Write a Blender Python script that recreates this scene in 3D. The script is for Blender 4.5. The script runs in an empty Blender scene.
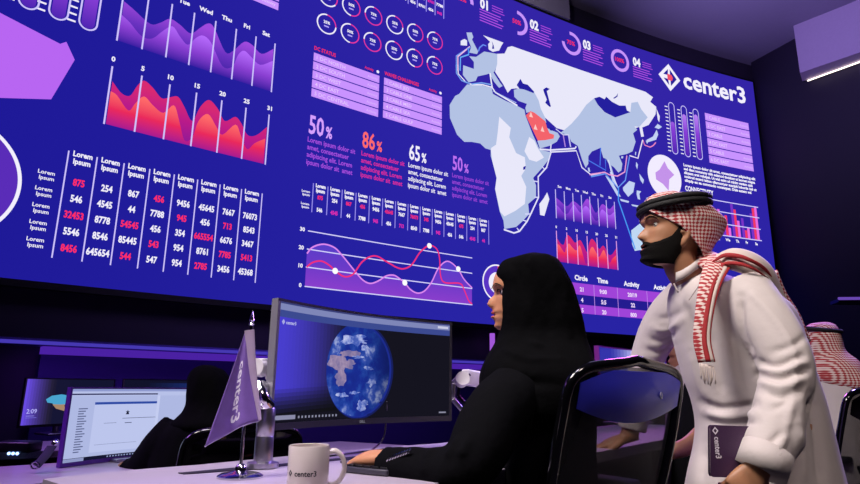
import bpy, bmesh, math, random
from mathutils import Vector, Matrix, noise
from mathutils.geometry import tessellate_polygon
random.seed(7)
SC = bpy.context.scene
COL = SC.collection
PI = math.pi

# ------------------------------------------------------------------ camera
FPX = 608.344; PITCH = 0.2333795; ROLL = 0.0130089; CAMZ = 0.94
_c, _s = math.cos(PITCH), math.sin(PITCH)
_cr, _sr = math.cos(ROLL), math.sin(ROLL)
FWD = Vector((0, _c, _s)); UP0 = Vector((0, -_s, _c)); R0 = Vector((1, 0, 0))
RIGHT = _cr*R0 + _sr*UP0; UP = -_sr*R0 + _cr*UP0
cam = bpy.data.cameras.new('camera'); camo = bpy.data.objects.new('camera', cam); COL.objects.link(camo)
cam.sensor_width = 36; cam.lens = FPX*36/860; cam.clip_start = .05; cam.clip_end = 100
M = Matrix((RIGHT, UP, -FWD)).transposed().to_4x4(); M.translation = (0, 0, CAMZ)
camo.matrix_world = M
SC.camera = camo

# ------------------------------------------------------------------ light and exposure
SC.view_settings.view_transform = 'Standard'; SC.view_settings.look = 'None'
SC.view_settings.gamma = 1; SC.view_settings.use_curve_mapping = False
SC.view_settings.exposure = 0.0
w = bpy.data.worlds.new('world'); SC.world = w; w.use_nodes = True
w.node_tree.nodes['Background'].inputs[0].default_value = (.012, .01, .03, 1)
w.node_tree.nodes['Background'].inputs[1].default_value = .5
def area(name, loc, target, size, watts, color, spread=180, sizey=None):
    l = bpy.data.lights.new(name, 'AREA'); l.energy = watts; l.color = color; l.size = size
    l.spread = math.radians(spread)
    if sizey: l.shape = 'RECTANGLE'; l.size_y = sizey
    o = bpy.data.objects.new(name, l); COL.objects.link(o); o.location = loc
    o.rotation_euler = (Vector(target)-Vector(loc)).to_track_quat('-Z', 'Y').to_euler()
    return o
# ceiling downlights of the room (out of frame, over and behind the desks), plus an added bulkhead fill
area('ceiling_or_fill_light', (-1.9, .3, 5.0), (.7, 1.9, 1.0), 1.3, 36, (1, .91, .86), 60)
area('ceiling_or_fill_light', (1.3, -1.0, 5.2), (.9, 1.9, .9), 1.0, 9, (1, .84, .78), 55)
area('ceiling_or_fill_light', (-.6, .7, 5.6), (-.6, 1.7, .7), .8, 8, (.9, .8, 1), 40)
area('ceiling_or_fill_light', (.6, 6.0, 6.6), (1.2, 8.8, 6.9), .5, 6, (.9, .82, 1), 80)  # added fill that brightens the grey bulkhead, not a known fitting
# violet wall washers / cove of the room, plus an added wall fill
area('violet_washer_or_fill', (3.3, 4.3, 3.6), (1.1, 2.0, 1.1), .8, 32, (.36, .22, 1), 70)
area('violet_washer_or_fill', (3.8, 7.0, 5.6), (6.4, 8.4, 7.4), .6, 62, (.5, .38, 1), 130)
area('violet_washer_or_fill', (-3.2, 2.4, 2.6), (-1.9, 3.0, .5), .7, 14, (.55, .2, 1), 90)
area('violet_washer_or_fill', (1.9, 5.5, 2.6), (1.8, 4.3, .9), .5, 20, (.85, .12, 1), 90)
area('violet_washer_or_fill', (-.6, 4.4, 4.6), (-1.2, 6.6, 1.5), 1.2, 20, (.5, .36, 1), 100)  # added soft fill, lifts the dark wall below the display

# ------------------------------------------------------------------ helpers
def lin(h):
    h = h.lstrip('#'); out = []
    for i in (0, 2, 4):
        v = int(h[i:i+2], 16)/255
        out.append(v/12.92 if v <= .04045 else ((v+.055)/1.055)**2.4)
    return (*out, 1)
def ray(px, py):
    return FWD + RIGHT*((px-430)/FPX) + UP*((242-py)/FPX)
CAMP = Vector((0, 0, CAMZ))
def W(px, py, y):
    d = ray(px, py); return CAMP + d*(y/d.y)
def G(px, py, z):
    d = ray(px, py); return CAMP + d*((z-CAMZ)/d.z)
def PL(px, py, p, n):
    d = ray(px, py); n = Vector(n); return CAMP + d*((Vector(p)-CAMP).dot(n)/d.dot(n))
def PJ(p):
    d = Vector(p)-CAMP; f = d.dot(FWD); return 430+FPX*d.dot(RIGHT)/f, 242-FPX*d.dot(UP)/f
def V(*a): return Vector(a)

_mats = {}
def mat(name, hexc, rough=.5, metal=0, var=.06, scale=30, bump=0, bscale=200, coat=0, spec=.5, sheen=0):
    if name in _mats: return _mats[name]
    m = bpy.data.materials.new(name); m.use_nodes = True; nt = m.node_tree
    b = nt.nodes['Principled BSDF']; c = lin(hexc)
    b.inputs['Roughness'].default_value = rough; b.inputs['Metallic'].default_value = metal
    b.inputs['Coat Weight'].default_value = coat; b.inputs['Specular IOR Level'].default_value = spec
    b.inputs['Sheen Weight'].default_value = sheen
    tc = nt.nodes.new('ShaderNodeTexCoord')
    nz = nt.nodes.new('ShaderNodeTexNoise'); nz.inputs['Scale'].default_value = scale
    nt.links.new(tc.outputs['Object'], nz.inputs['Vector'])
    mx = nt.nodes.new('ShaderNodeMix'); mx.data_type = 'RGBA'
    mx.inputs[6].default_value = (*[v*(1-var) for v in c[:3]], 1); mx.inputs[7].default_value = (*[min(1, v*(1+var)) for v in c[:3]], 1)
    nt.links.new(nz.outputs['Fac'], mx.inputs[0]); nt.links.new(mx.outputs[2], b.inputs['Base Color'])
    if bump:
        n2 = nt.nodes.new('ShaderNodeTexNoise'); n2.inputs['Scale'].default_value = bscale
        nt.links.new(tc.outputs['Object'], n2.inputs['Vector'])
        bp = nt.nodes.new('ShaderNodeBump'); bp.inputs['Strength'].default_value = bump; bp.inputs['Distance'].default_value = .01
        nt.links.new(n2.outputs['Fac'], bp.inputs['Height']); nt.links.new(bp.outputs['Normal'], b.inputs['Normal'])
    _mats[name] = m; return m
def emit(hexc, strength=1):
    k = 'light_%s_%g' % (hexc, strength)
    if k in _mats: return _mats[k]
    m = bpy.data.materials.new(k); m.use_nodes = True; nt = m.node_tree; nt.nodes.clear()
    e = nt.nodes.new('ShaderNodeEmission'); o = nt.nodes.new('ShaderNodeOutputMaterial')
    e.inputs[0].default_value = lin(hexc); e.inputs[1].default_value = strength
    nt.links.new(e.outputs[0], o.inputs[0]); _mats[k] = m; return m
def emit_grad(key, stops, axis, a, b, strength=1):
    """a screen's own picture: colour ramp along a world axis between a and b"""
    if key in _mats: return _mats[key]
    m = bpy.data.materials.new(key); m.use_nodes = True; nt = m.node_tree; nt.nodes.clear()
    e = nt.nodes.new('ShaderNodeEmission'); o = nt.nodes.new('ShaderNodeOutputMaterial')
    g = nt.nodes.new('ShaderNodeNewGeometry'); s = nt.nodes.new('ShaderNodeSeparateXYZ')
    mr = nt.nodes.new('ShaderNodeMapRange'); mr.inputs[1].default_value = a; mr.inputs[2].default_value = b
    cr = nt.nodes.new('ShaderNodeValToRGB')
    while len(cr.color_ramp.elements) < len(stops): cr.color_ramp.elements.new(.5)
    for el, (p, h) in zip(cr.color_ramp.elements, stops): el.position = p; el.color = lin(h)
    nt.links.new(g.outputs['Position'], s.inputs[0]); nt.links.new(s.outputs[axis], mr.inputs[0])
    nt.links.new(mr.outputs[0], cr.inputs[0]); nt.links.new(cr.outputs[0], e.inputs[0])
    e.inputs[1].default_value = strength
    nt.links.new(e.outputs[0], o.inputs[0]); _mats[key] = m; return m

def tag(o, label, cat=None, group=None, kind=None):
    if label: o['label'] = label
    if cat: o['category'] = cat
    if group: o['group'] = group
    if kind: o['kind'] = kind
    return o
def empty(name, loc, label, cat, group=None, rz=0, sc=1):
    o = bpy.data.objects.new(name, None); COL.objects.link(o); o.location = loc; o.rotation_euler = (0, 0, rz)
    o.scale = (sc, sc, sc); o.empty_display_size = .1
    tag(o, label, cat, group)
    bpy.context.view_layer.update()
    return o
def link(name, me, mats, parent=None, local=False, smooth=True):
    """geometry in world space unless local=True (then in the parent's space)"""
    o = bpy.data.objects.new(name, me); COL.objects.link(o)
    for m in (mats if isinstance(mats, (list, tuple)) else [mats]): me.materials.append(m)
    if smooth is True:
        for p in me.polygons: p.use_smooth = True
    elif smooth:
        for p in me.polygons: p.use_smooth = True
        me.set_sharp_from_angle(angle=math.radians(smooth))
    if parent:
        o.parent = parent
        if not local: o.matrix_parent_inverse = root_matrix(parent).inverted()
    return o
def root_matrix(o):
    m = o.matrix_basis.copy()
    if o.parent: m = root_matrix(o.parent) @ o.matrix_parent_inverse @ m
    return m
class MB:
    def __init__(s): s.v = []; s.f = []; s.mi = []; s.uv = {}
    def add(s, vs, fs, mi=0, xf=None):
        b = len(s.v)
        s.v += [tuple(xf @ Vector(p)) if xf else tuple(p) for p in vs]
        for f in fs: s.f.append([b+i for i in f]); s.mi.append(mi)
        return b
    def box(s, c, size, mi=0, xf=None, bev=0):
        cx, cy, cz = c; a, b_, d = [q/2 for q in size]
        if bev:
            bm = bmesh.new(); bmesh.ops.create_cube(bm, size=1)
            for v in bm.verts: v.co = (cx+v.co.x*size[0], cy+v.co.y*size[1], cz+v.co.z*size[2])
            bmesh.ops.bevel(bm, geom=bm.edges[:], offset=bev, segments=3, affect='EDGES', profile=.5)
            bm.verts.index_update()
            s.add([v.co[:] for v in bm.verts], [[v.index for v in f.verts] for f in bm.faces], mi, xf); bm.free(); return s
        vs = [(cx+x*a, cy+y*b_, cz+z*d) for x in (-1, 1) for y in (-1, 1) for z in (-1, 1)]
        s.add(vs, [(0,1,3,2),(4,6,7,5),(0,4,5,1),(2,3,7,6),(0,2,6,4),(1,5,7,3)], mi, xf); return s
    def tube(s, pts, r, n=12, mi=0, sub=1, closed=False, flat=None, xf=None):
        pts = [Vector(p) for p in pts]
        rs = [a if isinstance(a, tuple) else (a, a) for a in (r if isinstance(r, list) else [r]*len(pts))]
        if sub > 1:
            if closed:
                q = catmull(pts+[pts[0]], sub, True)[:-1]; rs = [rs[0]]*len(q); pts = q
            else:
                rs = [(x[0], x[1]) for x in catmull([Vector((a[0], a[1], 0)) for a in rs], sub)]; pts = catmull(pts, sub)
        N = len(pts); t0 = (pts[1]-pts[0]).normalized()
        u = t0.orthogonal().normalized() if flat is None else (Vector(flat)-t0*Vector(flat).dot(t0)).normalized()
        b = len(s.v); pt = t0
        for i, p in enumerate(pts):
            if closed: t = (pts[(i+1) % N]-pts[i-1]).normalized()
            else: t = (pts[min(i+1, N-1)]-pts[max(i-1, 0)]).normalized()
            u = (pt.rotation_difference(t) @ u); u = (u-t*u.dot(t)).normalized(); pt = t
            w_ = t.cross(u); ra, rb = rs[i] if isinstance(rs[i], tuple) else (rs[i], rs[i])
            for k in range(n):
                a = 2*PI*k/n; q = p+u*(ra*math.cos(a))+w_*(rb*math.sin(a)); s.v.append(tuple(xf @ q) if xf else tuple(q))
        for i in range(N if closed else N-1):
            for k in range(n):
                i2 = (i+1) % N
                s.f.append([b+i*n+k, b+i*n+(k+1) % n, b+i2*n+(k+1) % n, b+i2*n+k]); s.mi.append(mi)
        if not closed:
            s.f.append([b+k for k in range(n)][::-1]); s.mi.append(mi)
            s.f.append([b+(N-1)*n+k for k in range(n)]); s.mi.append(mi)
        return s
    def lathe(s, prof, c=(0,0,0), n=32, mi=0, xf=None):
        b = len(s.v); c = Vector(c)
        for r, z in prof:
            for k in range(n):
                a = 2*PI*k/n; q = c+Vector((r*math.cos(a), r*math.sin(a), z)); s.v.append(tuple(xf @ q) if xf else tuple(q))
        for i in range(len(prof)-1):
            for k in range(n):
                s.f.append([b+i*n+k, b+i*n+(k+1) % n, b+(i+1)*n+(k+1) % n, b+(i+1)*n+k]); s.mi.append(mi)
        if prof[0][0] > 1e-6: s.f.append([b+k for k in range(n)][::-1]); s.mi.append(mi)
        if prof[-1][0] > 1e-6: s.f.append([b+(len(prof)-1)*n+k for k in range(n)]); s.mi.append(mi)
        return s
    def loft(s, secs, n=32, sub=4, mi=0, p=2.0, xf=None):
        """secs: (centre, half axis A, half axis B)"""
        cs = catmull([Vector(a[0]) for a in secs], sub); As = catmull([Vector(a[1]) for a in secs], sub); Bs = catmull([Vector(a[2]) for a in secs], sub)
        b = len(s.v); N = len(cs)
        for c, A, B in zip(cs, As, Bs):
            for k in range(n):
                a = 2*PI*k/n; x, y = math.cos(a), math.sin(a)
                x = math.copysign(abs(x)**(2/p), x); y = math.copysign(abs(y)**(2/p), y)
                q = c+A*x+B*y; s.v.append(tuple(xf @ q) if xf else tuple(q))
        for i in range(N-1):
            for k in range(n):
                s.f.append([b+i*n+k, b+i*n+(k+1) % n, b+(i+1)*n+(k+1) % n, b+(i+1)*n+k]); s.mi.append(mi)
        s.f.append([b+k for k in range(n)][::-1]); s.mi.append(mi)
        s.f.append([b+(N-1)*n+k for k in range(n)]); s.mi.append(mi)
        return s
    def sphere(s, c, r, n=16, mi=0, sc=(1,1,1), xf=None):
        prof = [(max(1e-7, math.sin(PI*i/n)), -math.cos(PI*i/n)) for i in range(n+1)]
        vs = []; c = Vector(c)
        X = Matrix.Translation(c) @ Matrix.Diagonal((r*sc[0], r*sc[1], r*sc[2], 1))
        return s.lathe(prof, n=2*n, mi=mi, xf=(xf @ X) if xf else X)
    def prism(s, pts, z0, z1, mi=0, xf=None):
        n = len(pts); tri = tessellate_polygon([[Vector((x, y, 0)) for x, y in pts]])
        vs = [(x, y, z0) for x, y in pts]+[(x, y, z1) for x, y in pts]
        fs = [list(t)[::-1] for t in tri]+[[i+n for i in t] for t in tri]+[[i, (i+1) % n, n+(i+1) % n, n+i] for i in range(n)]
        s.add(vs, fs, mi, xf); return s
    def mesh(s, name, fix=True):
        me = bpy.data.meshes.new(name); me.from_pydata(s.v, [], s.f)
        for p, i in zip(me.polygons, s.mi): p.material_index = i
        if fix:
            bm = bmesh.new(); bm.from_mesh(me); bmesh.ops.remove_doubles(bm, verts=bm.verts, dist=1e-6)
            bmesh.ops.recalc_face_normals(bm, faces=bm.faces[:]); bm.to_mesh(me); bm.free()
        return me
    def build(s, name, mats, parent=None, local=False, smooth=40):
        return link(name, s.mesh(name), mats, parent, local, smooth)
    def build_remesh(s, name, mats, voxel, parent=None, smooth_it=4, fn=None, local=False):
        me = s.mesh(name); o = bpy.data.objects.new('tmp', me); COL.objects.link(o)
        md = o.modifiers.new('r', 'REMESH'); md.mode = 'VOXEL'; md.voxel_size = voxel
        ms = o.modifiers.new('s', 'SMOOTH'); ms.iterations = smooth_it; ms.factor = .5
        dg = bpy.context.evaluated_depsgraph_get(); dg.update()
        m2 = bpy.data.meshes.new_from_object(o.evaluated_get(dg)); bpy.data.objects.remove(o)
        m2.name = name
        if fn:
            nr = [v.normal.copy() for v in m2.vertices]
            for v, nn in zip(m2.vertices, nr): v.co = fn(v.co.copy(), nn)
        return link(name, m2, mats, parent, local, True)
def catmull(p, sub, closed=False):
    if len(p) < 3:
        return [p[0].lerp(p[1], i/sub) for i in range(sub+1)]
    out = []; n = len(p)
    for i in range(n-1):
        p1, p2 = p[i], p[i+1]
        p0 = p[i-1] if i > 0 else (p[n-2] if closed else p1*2-p2)
        p3 = p[i+2] if i+2 < n else (p[1] if closed else p2*2-p1)
        for k in range(sub):
            t = k/sub
            out.append(.5*((2*p1)+(p2-p0)*t+(2*p0-5*p1+4*p2-p3)*t*t+(3*p1-p0-3*p2+p3)*t**3))
    out.append(p[-1]); return out
def interp(x, xs, ys):
    if x <= xs[0]: return ys[0]
    for i in range(len(xs)-1):
        if x <= xs[i+1]:
            t = (x-xs[i])/(xs[i+1]-xs[i]); return ys[i]*(1-t)+ys[i+1]*t
    return ys[-1]
def smooth_interp(x, xs, ys):
    if x <= xs[0]: return ys[0]
    for i in range(len(xs)-1):
        if x <= xs[i+1]:
            t = (x-xs[i])/(xs[i+1]-xs[i]); h = xs[i+1]-xs[i]
            m0 = (ys[i+1]-ys[i-1])/(xs[i+1]-xs[i-1])*h if i > 0 else ys[1]-ys[0]
            m1 = (ys[i+2]-ys[i])/(xs[i+2]-xs[i])*h if i+2 < len(xs) else ys[i+1]-ys[i]
            return (2*t**3-3*t*t+1)*ys[i]+(t**3-2*t*t+t)*m0+(-2*t**3+3*t*t)*ys[i+1]+(t**3-t*t)*m1
    return ys[-1]
_font_cache = {}
def text_geo(s, h, align='L', bold=0.0, squeeze=1.0):
    """2D triangles of a word: cap height h, baseline at 0"""
    cu = bpy.data.curves.new('t', 'FONT'); cu.body = s; cu.size = 1; cu.offset = bold; cu.resolution_u = 2
    o = bpy.data.objects.new('t', cu); me = bpy.data.meshes.new_from_object(o)
    k = h/.73
    vs = [(v.co.x*k*squeeze, v.co.y*k) for v in me.vertices]; fs = [list(p.vertices) for p in me.polygons]
    if vs:
        x0 = min(v[0] for v in vs); x1 = max(v[0] for v in vs)
        d = {'L': -x0, 'C': -(x0+x1)/2, 'R': -x1}[align]
        vs = [(x+d, y) for x, y in vs]
    bpy.data.objects.remove(o); bpy.data.curves.remove(cu); bpy.data.meshes.remove(me)
    return vs, fs

# ------------------------------------------------------------------ plan of the curved display wall
TH = .59317644; K = -.03997151; P0 = (.05758, 6.0); RAD = 1/abs(K)
CEN = (P0[0]-math.sin(TH)/K, P0[1]+math.cos(TH)/K)
def arc(u, off=0):
    a = TH+K*u
    return (P0[0]+(math.sin(a)-math.sin(TH))/K + math.sin(a)*off, P0[1]-(math.cos(a)-math.cos(TH))/K - math.cos(a)*off)
SCL = 1.3                                        # size of the hall's far end, measured from the camera's foot
def ZS(v): return CAMZ+(v-CAMZ)*SCL
def AP(u, v, off=0):
    x, y = arc(u, off); return (x*SCL, y*SCL, ZS(v))
def S(px, py):
    d = ray(px, py); cx, cy = CEN
    A = d.x**2+d.y**2; B = -2*(d.x*cx+d.y*cy); C = cx*cx+cy*cy-RAD**2
    t = (-B+math.sqrt(B*B-4*A*C))/(2*A); p = CAMP+d*t
    # point = centre + (sin a, -cos a)/K
    sa = (p.x-cx)*K; ca = -(p.y-cy)*K
    return ((math.atan2(sa, ca)-TH)/K, p.z)
ZB, ZT, UL, UR = 1.58028, 5.58214, -4.7, 5.54284
CEIL = CAMZ+(5.95-CAMZ)*SCL; LOW = -.16
# ------------------------------------------------------------------ structure
M_FLOOR = mat('dark_carpet', '#16131c', .9, bump=.3)
M_WALL = mat('charcoal_wall', '#2a2238', .75)
M_WALLP = mat('aubergine_wall', '#190f2a', .7)
M_CEIL = mat('grey_ceiling', '#8a8298', .85)
M_BULK = mat('grey_bulkhead', '#a49cae', .8)
M_BLACK = mat('matt_black', '#08070b', .6)
def struct(o): o['kind'] = 'structure'; return o
fl = MB(); fl.box((0, 5, LOW-.06), (22, 22, .1)); struct(fl.build('floor', M_FLOOR))
# raised platform under the near desk row (a step above the lower rows)
pl = MB(); pl.prism([(-2.6, -4.9), (-1.75, .2), (-1.05, 1.55), (-.72, 2.05), (-.15, 2.62), (.45, 3.35), (1.2, 4.3), (2.5, 6.1), (3.7, 7.6), (9.4, 5.0), (9.4, -4.9)], LOW-.005, 0)
struct(pl.build('floor_platform', M_FLOOR))
c = MB(); c.box((0, 5, CEIL+.06), (22, 22, .12)); struct(c.build('ceiling', M_CEIL))
def arc_wall(name, us, z0, z1, off, thick, m):
    b = MB(); n = len(us)
    for u in us:
        for (o_, z) in ((off, z0), (off, z1), (off-thick, z1), (off-thick, z0)): b.v.append(AP(u, z, o_))
    for i in range(n-1):
        for k in range(4): b.f.append([4*i+k, 4*i+(k+1) % 4, 4*i+4+(k+1) % 4, 4*i+4+k]); b.mi.append(0)
    b.f.append([0, 1, 2, 3]); b.mi.append(0); b.f.append([4*n-4+k for k in range(4)][::-1]); b.mi.append(0)
    return struct(b.build(name, m))
lins = lambda a, b, n: [a+(b-a)*i/n for i in range(n+1)]
arc_wall('wall_back', lins(-6.6, 6.2, 48), .1, 5.95, -.1, .15, M_WALL)
arc_wall('trim_1', lins(-6.6, S(568, 10)[0], 36), ZT+.03, 5.95, .03, .12, M_BULK)     # grey bulkhead over the display
# right hand wall, running back towards the desks, with a lit box fascia
rw = [(5.0, 8.62), (5.28, 7.95), (5.70, 7.36), (6.5, 6.1), (7.3, 4.6), (7.6, 2.0), (7.6, -4.9)]
def plan_wall(name, pts, thick, z0, z1, m):
    pts = [(x*SCL, y*SCL if y > 0 else y) for x, y in pts]
    b = MB(); left = []
    for i, (x, y) in enumerate(pts):
        a = Vector(pts[max(i-1, 0)]); c_ = Vector(pts[min(i+1, len(pts)-1)]); t = (c_-a).normalized()
        left.append((x-t.y*thick, y+t.x*thick))
    b.prism(pts+left[::-1], z0, z1); return struct(b.build(name, m))
plan_wall('wall_right', rw[:3], .2, LOW, CEIL, M_WALLP)
plan_wall('wall_right_rear', rw[2:], .2, LOW, CEIL, M_WALL)
plan_wall('wall_left', [(-7.4, -4.9), (-7.4, 3.0), (-6.5, 3.6)], .2, LOW, CEIL, M_WALL)
b = MB(); b.box((0, -4.95, 3.6), (20, .1, 7.6)); struct(b.build('wall_front', M_WALL))
M_FASC = mat('pale_fascia', '#b4a2bc', .8)
fb = MB(); fb.prism([(x*SCL, y*SCL) for x, y in [(5.08, 7.62), (5.53, 7.08), (6.3, 5.9), (6.9, 4.6), (7.5, 4.6), (6.7, 6.1), (5.72, 7.4), (5.25, 7.85)]], ZS(5.22), CEIL)
struct(fb.build('trim_2', M_FASC))
ls = MB(); ls.tube([(x*SCL, y*SCL, ZS(5.2)) for x, y in ((5.29, 7.80), (5.68, 7.26), (6.4, 6.1))], .013, 8)
o = ls.build('trim_3', emit('#fff2e6', 2.5)); struct(o)
# ledge along the wall under the display, with its led band
M_LEDGE = mat('violet_ledge', '#5a48a8', .5)
arc_wall('trim_4', lins(-6.5, 5.5, 40), 1.165, 1.205, .12, .22, M_LEDGE)
arc_wall('trim_5', lins(S(42, 352)[0], 5.5, 30), 1.115, 1.163, .02, .1, emit('#4c22a6', .95))
arc_wall('trim_6', lins(-6.5, 5.5, 40), 1.168, 1.19, .128, .008, emit('#4a3cba', .9))
arc_wall('trim_7', lins(S(42, 352)[0], 5.5, 30), .35, 1.11, -.02, .08, mat('indigo_panel', '#24125c', .7))
area('ledge_glow', (-1.3, 5.9, 1.1), (-1.6, 6.5, .5), 4.5, 5, (.32, .08, 1), 150, .1).rotation_euler.rotate_axis('Z', 0)

# ------------------------------------------------------------------ the video wall
C_W, C_RED, C_LIL, C_PUR = '#f4f0ff', '#f0305f', '#c993ff', '#a548de'
C_LINE, C_BG = '#cfc4ff', '#2520a0'
vw = empty('video_screen', AP(.4, ZB, 0), 'giant curved blue video wall covered in charts and a world map', 'video screen'); vw['kind'] = 'thing'
b = MB(); us = lins(UL, UR, 150)
vs_ = lins(ZB, ZT, 12)
for u in us:
    for v in vs_: b.v.append(AP(u, v, 0))
nv = len(vs_)
for i in range(len(us)-1):
    for j in range(nv-1): b.f.append([i*nv+j, (i+1)*nv+j, (i+1)*nv+j+1, i*nv+j+1]); b.mi.append(0)
m = bpy.data.materials.new('blue_led_picture'); m.use_nodes = True; nt = m.node_tree; nt.nodes.clear()
e = nt.nodes.new('ShaderNodeEmission'); o_ = nt.nodes.new('ShaderNodeOutputMaterial'); g_ = nt.nodes.new('ShaderNodeNewGeometry')
s_ = nt.nodes.new('ShaderNodeSeparateXYZ'); nt.links.new(g_.outputs['Position'], s_.inputs[0])
def mrange(a, b_, sock):
    r = nt.nodes.new('ShaderNodeMapRange'); r.inputs[1].default_value = a; r.inputs[2].default_value = b_; nt.links.new(sock, r.inputs[0]); return r.outputs[0]
m1 = nt.nodes.new('ShaderNodeMix'); m1.data_type = 'RGBA'; m1.inputs[6].default_value = lin('#1d1896'); m1.inputs[7].default_value = lin('#2823a4')
nt.links.new(mrange(-3.2*SCL, .2*SCL, s_.outputs[0]), m1.inputs[0])
m2 = nt.nodes.new('ShaderNodeMix'); m2.data_type = 'RGBA'; m2.inputs[7].default_value = lin('#3324a6')
ml = nt.nodes.new('ShaderNodeMath'); ml.operation = 'MULTIPLY'
nt.links.new(mrange(ZS(2.2), ZS(4.6), s_.outputs[2]), ml.inputs[0]); nt.links.new(mrange(-2.4*SCL, 1.0*SCL, s_.outputs[0]), ml.inputs[1])
nt.links.new(ml.outputs[0], m2.inputs[0]); nt.links.new(m1.outputs[2], m2.inputs[6]); nt.links.new(m2.outputs[2], e.inputs[0]); nt.links.new(e.outputs[0], o_.inputs[0])
b.build('display_panel', m, vw)
b = MB(); n = len(us)
for z0, z1, o1 in ((ZB-.045, ZB, .004), (ZT, ZT+.03, .004)):
    k0 = len(b.v)
    for u in us:
        for (of, z) in ((o1, z0), (o1, z1), (-.09, z1), (-.09, z0)): b.v.append(AP(u, z, of))
    for i in range(n-1):
        for k in range(4): b.f.append([k0+4*i+k, k0+4*i+(k+1) % 4, k0+4*i+4+(k+1) % 4, k0+4*i+4+k]); b.mi.append(0)
for u in (UL-.015, UR+.015):
    k0 = len(b.v)
    for uu in (u-.015, u+.015):
        for (of, z) in ((.004, ZB-.045), (.004, ZT+.03), (-.09, ZT+.03), (-.09, ZB-.045)): b.v.append(AP(uu, z, of))
    b.f += [[k0, k0+1, k0+5, k0+4], [k0+1, k0+2, k0+6, k0+5], [k0+2, k0+3, k0+7, k0+6], [k0, k0+1, k0+2, k0+3], [k0+4, k0+5, k0+6, k0+7]]; b.mi += [0]*5
b.build('bezel', M_BLACK, vw)

class Scr:
    """flat graphics on the curved picture; u along the wall, v height, thin layers apart"""
    def __init__(s): s.v = []; s.f = []; s.mi = []; s.mats = []
    def m(s, mt):
        if isinstance(mt, str): mt = emit(mt)
        if mt not in s.mats: s.mats.append(mt)
        return s.mats.index(mt)
    def raw(s, pts, faces, mt, L=1):
        b = len(s.v); i = s.m(mt); s.v += [(u, v, L) for u, v in pts]
        for f in faces: s.f.append([b+k for k in f]); s.mi.append(i)
    def poly(s, pts, mt, L=1):
        s.raw(pts, [list(t) for t in tessellate_polygon([[Vector((u, v, 0)) for u, v in pts]])], mt, L)
    def rect(s, u0, v0, u1, v1, mt, L=1): s.raw([(u0, v0), (u1, v0), (u1, v1), (u0, v1)], [[0, 1, 2, 3]], mt, L)
    def line(s, pts, wd, mt, L=2, closed=False):
        n = len(pts); q = []
        for i in range(n):
            a = Vector(pts[(i-1) % n] if closed or i > 0 else pts[0]); c_ = Vector(pts[(i+1) % n] if closed or i < n-1 else pts[-1])
            t = (c_-a)
            t = t.normalized() if t.length > 1e-9 else Vector((1, 0)); nn = Vector((-t.y, t.x))*wd/2
            p = Vector(pts[i]); q += [tuple(p+nn), tuple(p-nn)]
        fs = [[2*i, 2*i+1, (2*i+3) % (2*n), (2*i+2) % (2*n)] for i in range(n if closed else n-1)]
        s.raw(q, fs, mt, L)
    def ring(s, cu, cv, r, wd, mt, a0=0, a1=360, L=2, n=48):
        k = max(4, int(n*abs(a1-a0)/360)); pts = []
        for i in range(k+1):
            a = math.radians(90-(a0+(a1-a0)*i/k))
            for rr in (r-wd/2, r+wd/2): pts.append((cu+rr*math.cos(a), cv+rr*math.sin(a)))
        s.raw(pts, [[2*i, 2*i+1, 2*i+3, 2*i+2] for i in range(k)], mt, L)
    def disc(s, cu, cv, r, mt, L=1, n=40): s.poly([(cu+r*math.cos(2*PI*i/n), cv+r*math.sin(2*PI*i/n)) for i in range(n)], mt, L)
    def text(s, t, u, v, h, mt=C_W, al='L', bold=.012, L=3, sq=1.0):
        vs, fs = text_geo(t, h, al, bold, sq)
        s.raw([(u+x, v+y) for x, y in vs], fs, mt, L)
    def capsule(s, cu, v0, v1, wd, mt, lw, L=2):
        r = wd/2; P = [(cu+r*math.cos(a), v1-r+r*math.sin(a)) for a in lins(0, PI, 14)]+[(cu+r*math.cos(a), v0+r+r*math.sin(a)) for a in lins(PI, 2*PI, 14)]
        s.line(P, lw, mt, L, True)
    def capfill(s, cu, v0, v1, wd, mt, L=1):
        r = wd/2; P = [(cu+r*math.cos(a), v1-r+r*math.sin(a)) for a in lins(0, PI, 14)]+[(cu+r*math.cos(a), v0+r+r*math.sin(a)) for a in lins(PI, 2*PI, 14)]
        s.poly(P, mt, L)
    def build(s, name, parent=vw, label=None):
        bm = bmesh.new(); vv = [bm.verts.new(p) for p in s.v]
        for f, i in zip(s.f, s.mi):
            try: fc = bm.faces.new([vv[k] for k in f]); fc.material_index = i
            except ValueError: pass
        us_ = [p[0] for p in s.v]; a, c_ = min(us_), max(us_)
        if c_-a > .3:
            u = math.floor(a/.2)*.2+.2
            while u < c_:
                es = [f for f in bm.faces if max(x.co.x for x in f.verts)-min(x.co.x for x in f.verts) > .15 and min(x.co.x for x in f.verts) < u < max(x.co.x for x in f.verts)]
                if es:
                    gm = set(es)
                    for f in es: gm.update(f.edges); gm.update(f.verts)
                    bmesh.ops.bisect_plane(bm, geom=list(gm), plane_co=(u, 0, 0), plane_no=(1, 0, 0))
                u += .2
        for x in bm.verts: x.co = AP(x.co.x, x.co.y, .0015+.0015*x.co.z)
        me = bpy.data.meshes.new(name); bm.to_mesh(me); bm.free()
        o = link(name, me, s.mats, parent, smooth=False)
        if label: o['label'] = label
        return o
def px(*pts, dx=0, dy=0, k=1): return [S(dx+a/k, dy+b/k) for a, b in pts]
def smooth2(pts, sub=6): return [tuple(p[:2]) for p in catmull([Vector((a, b, 0)) for a, b in pts], sub)]

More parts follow.
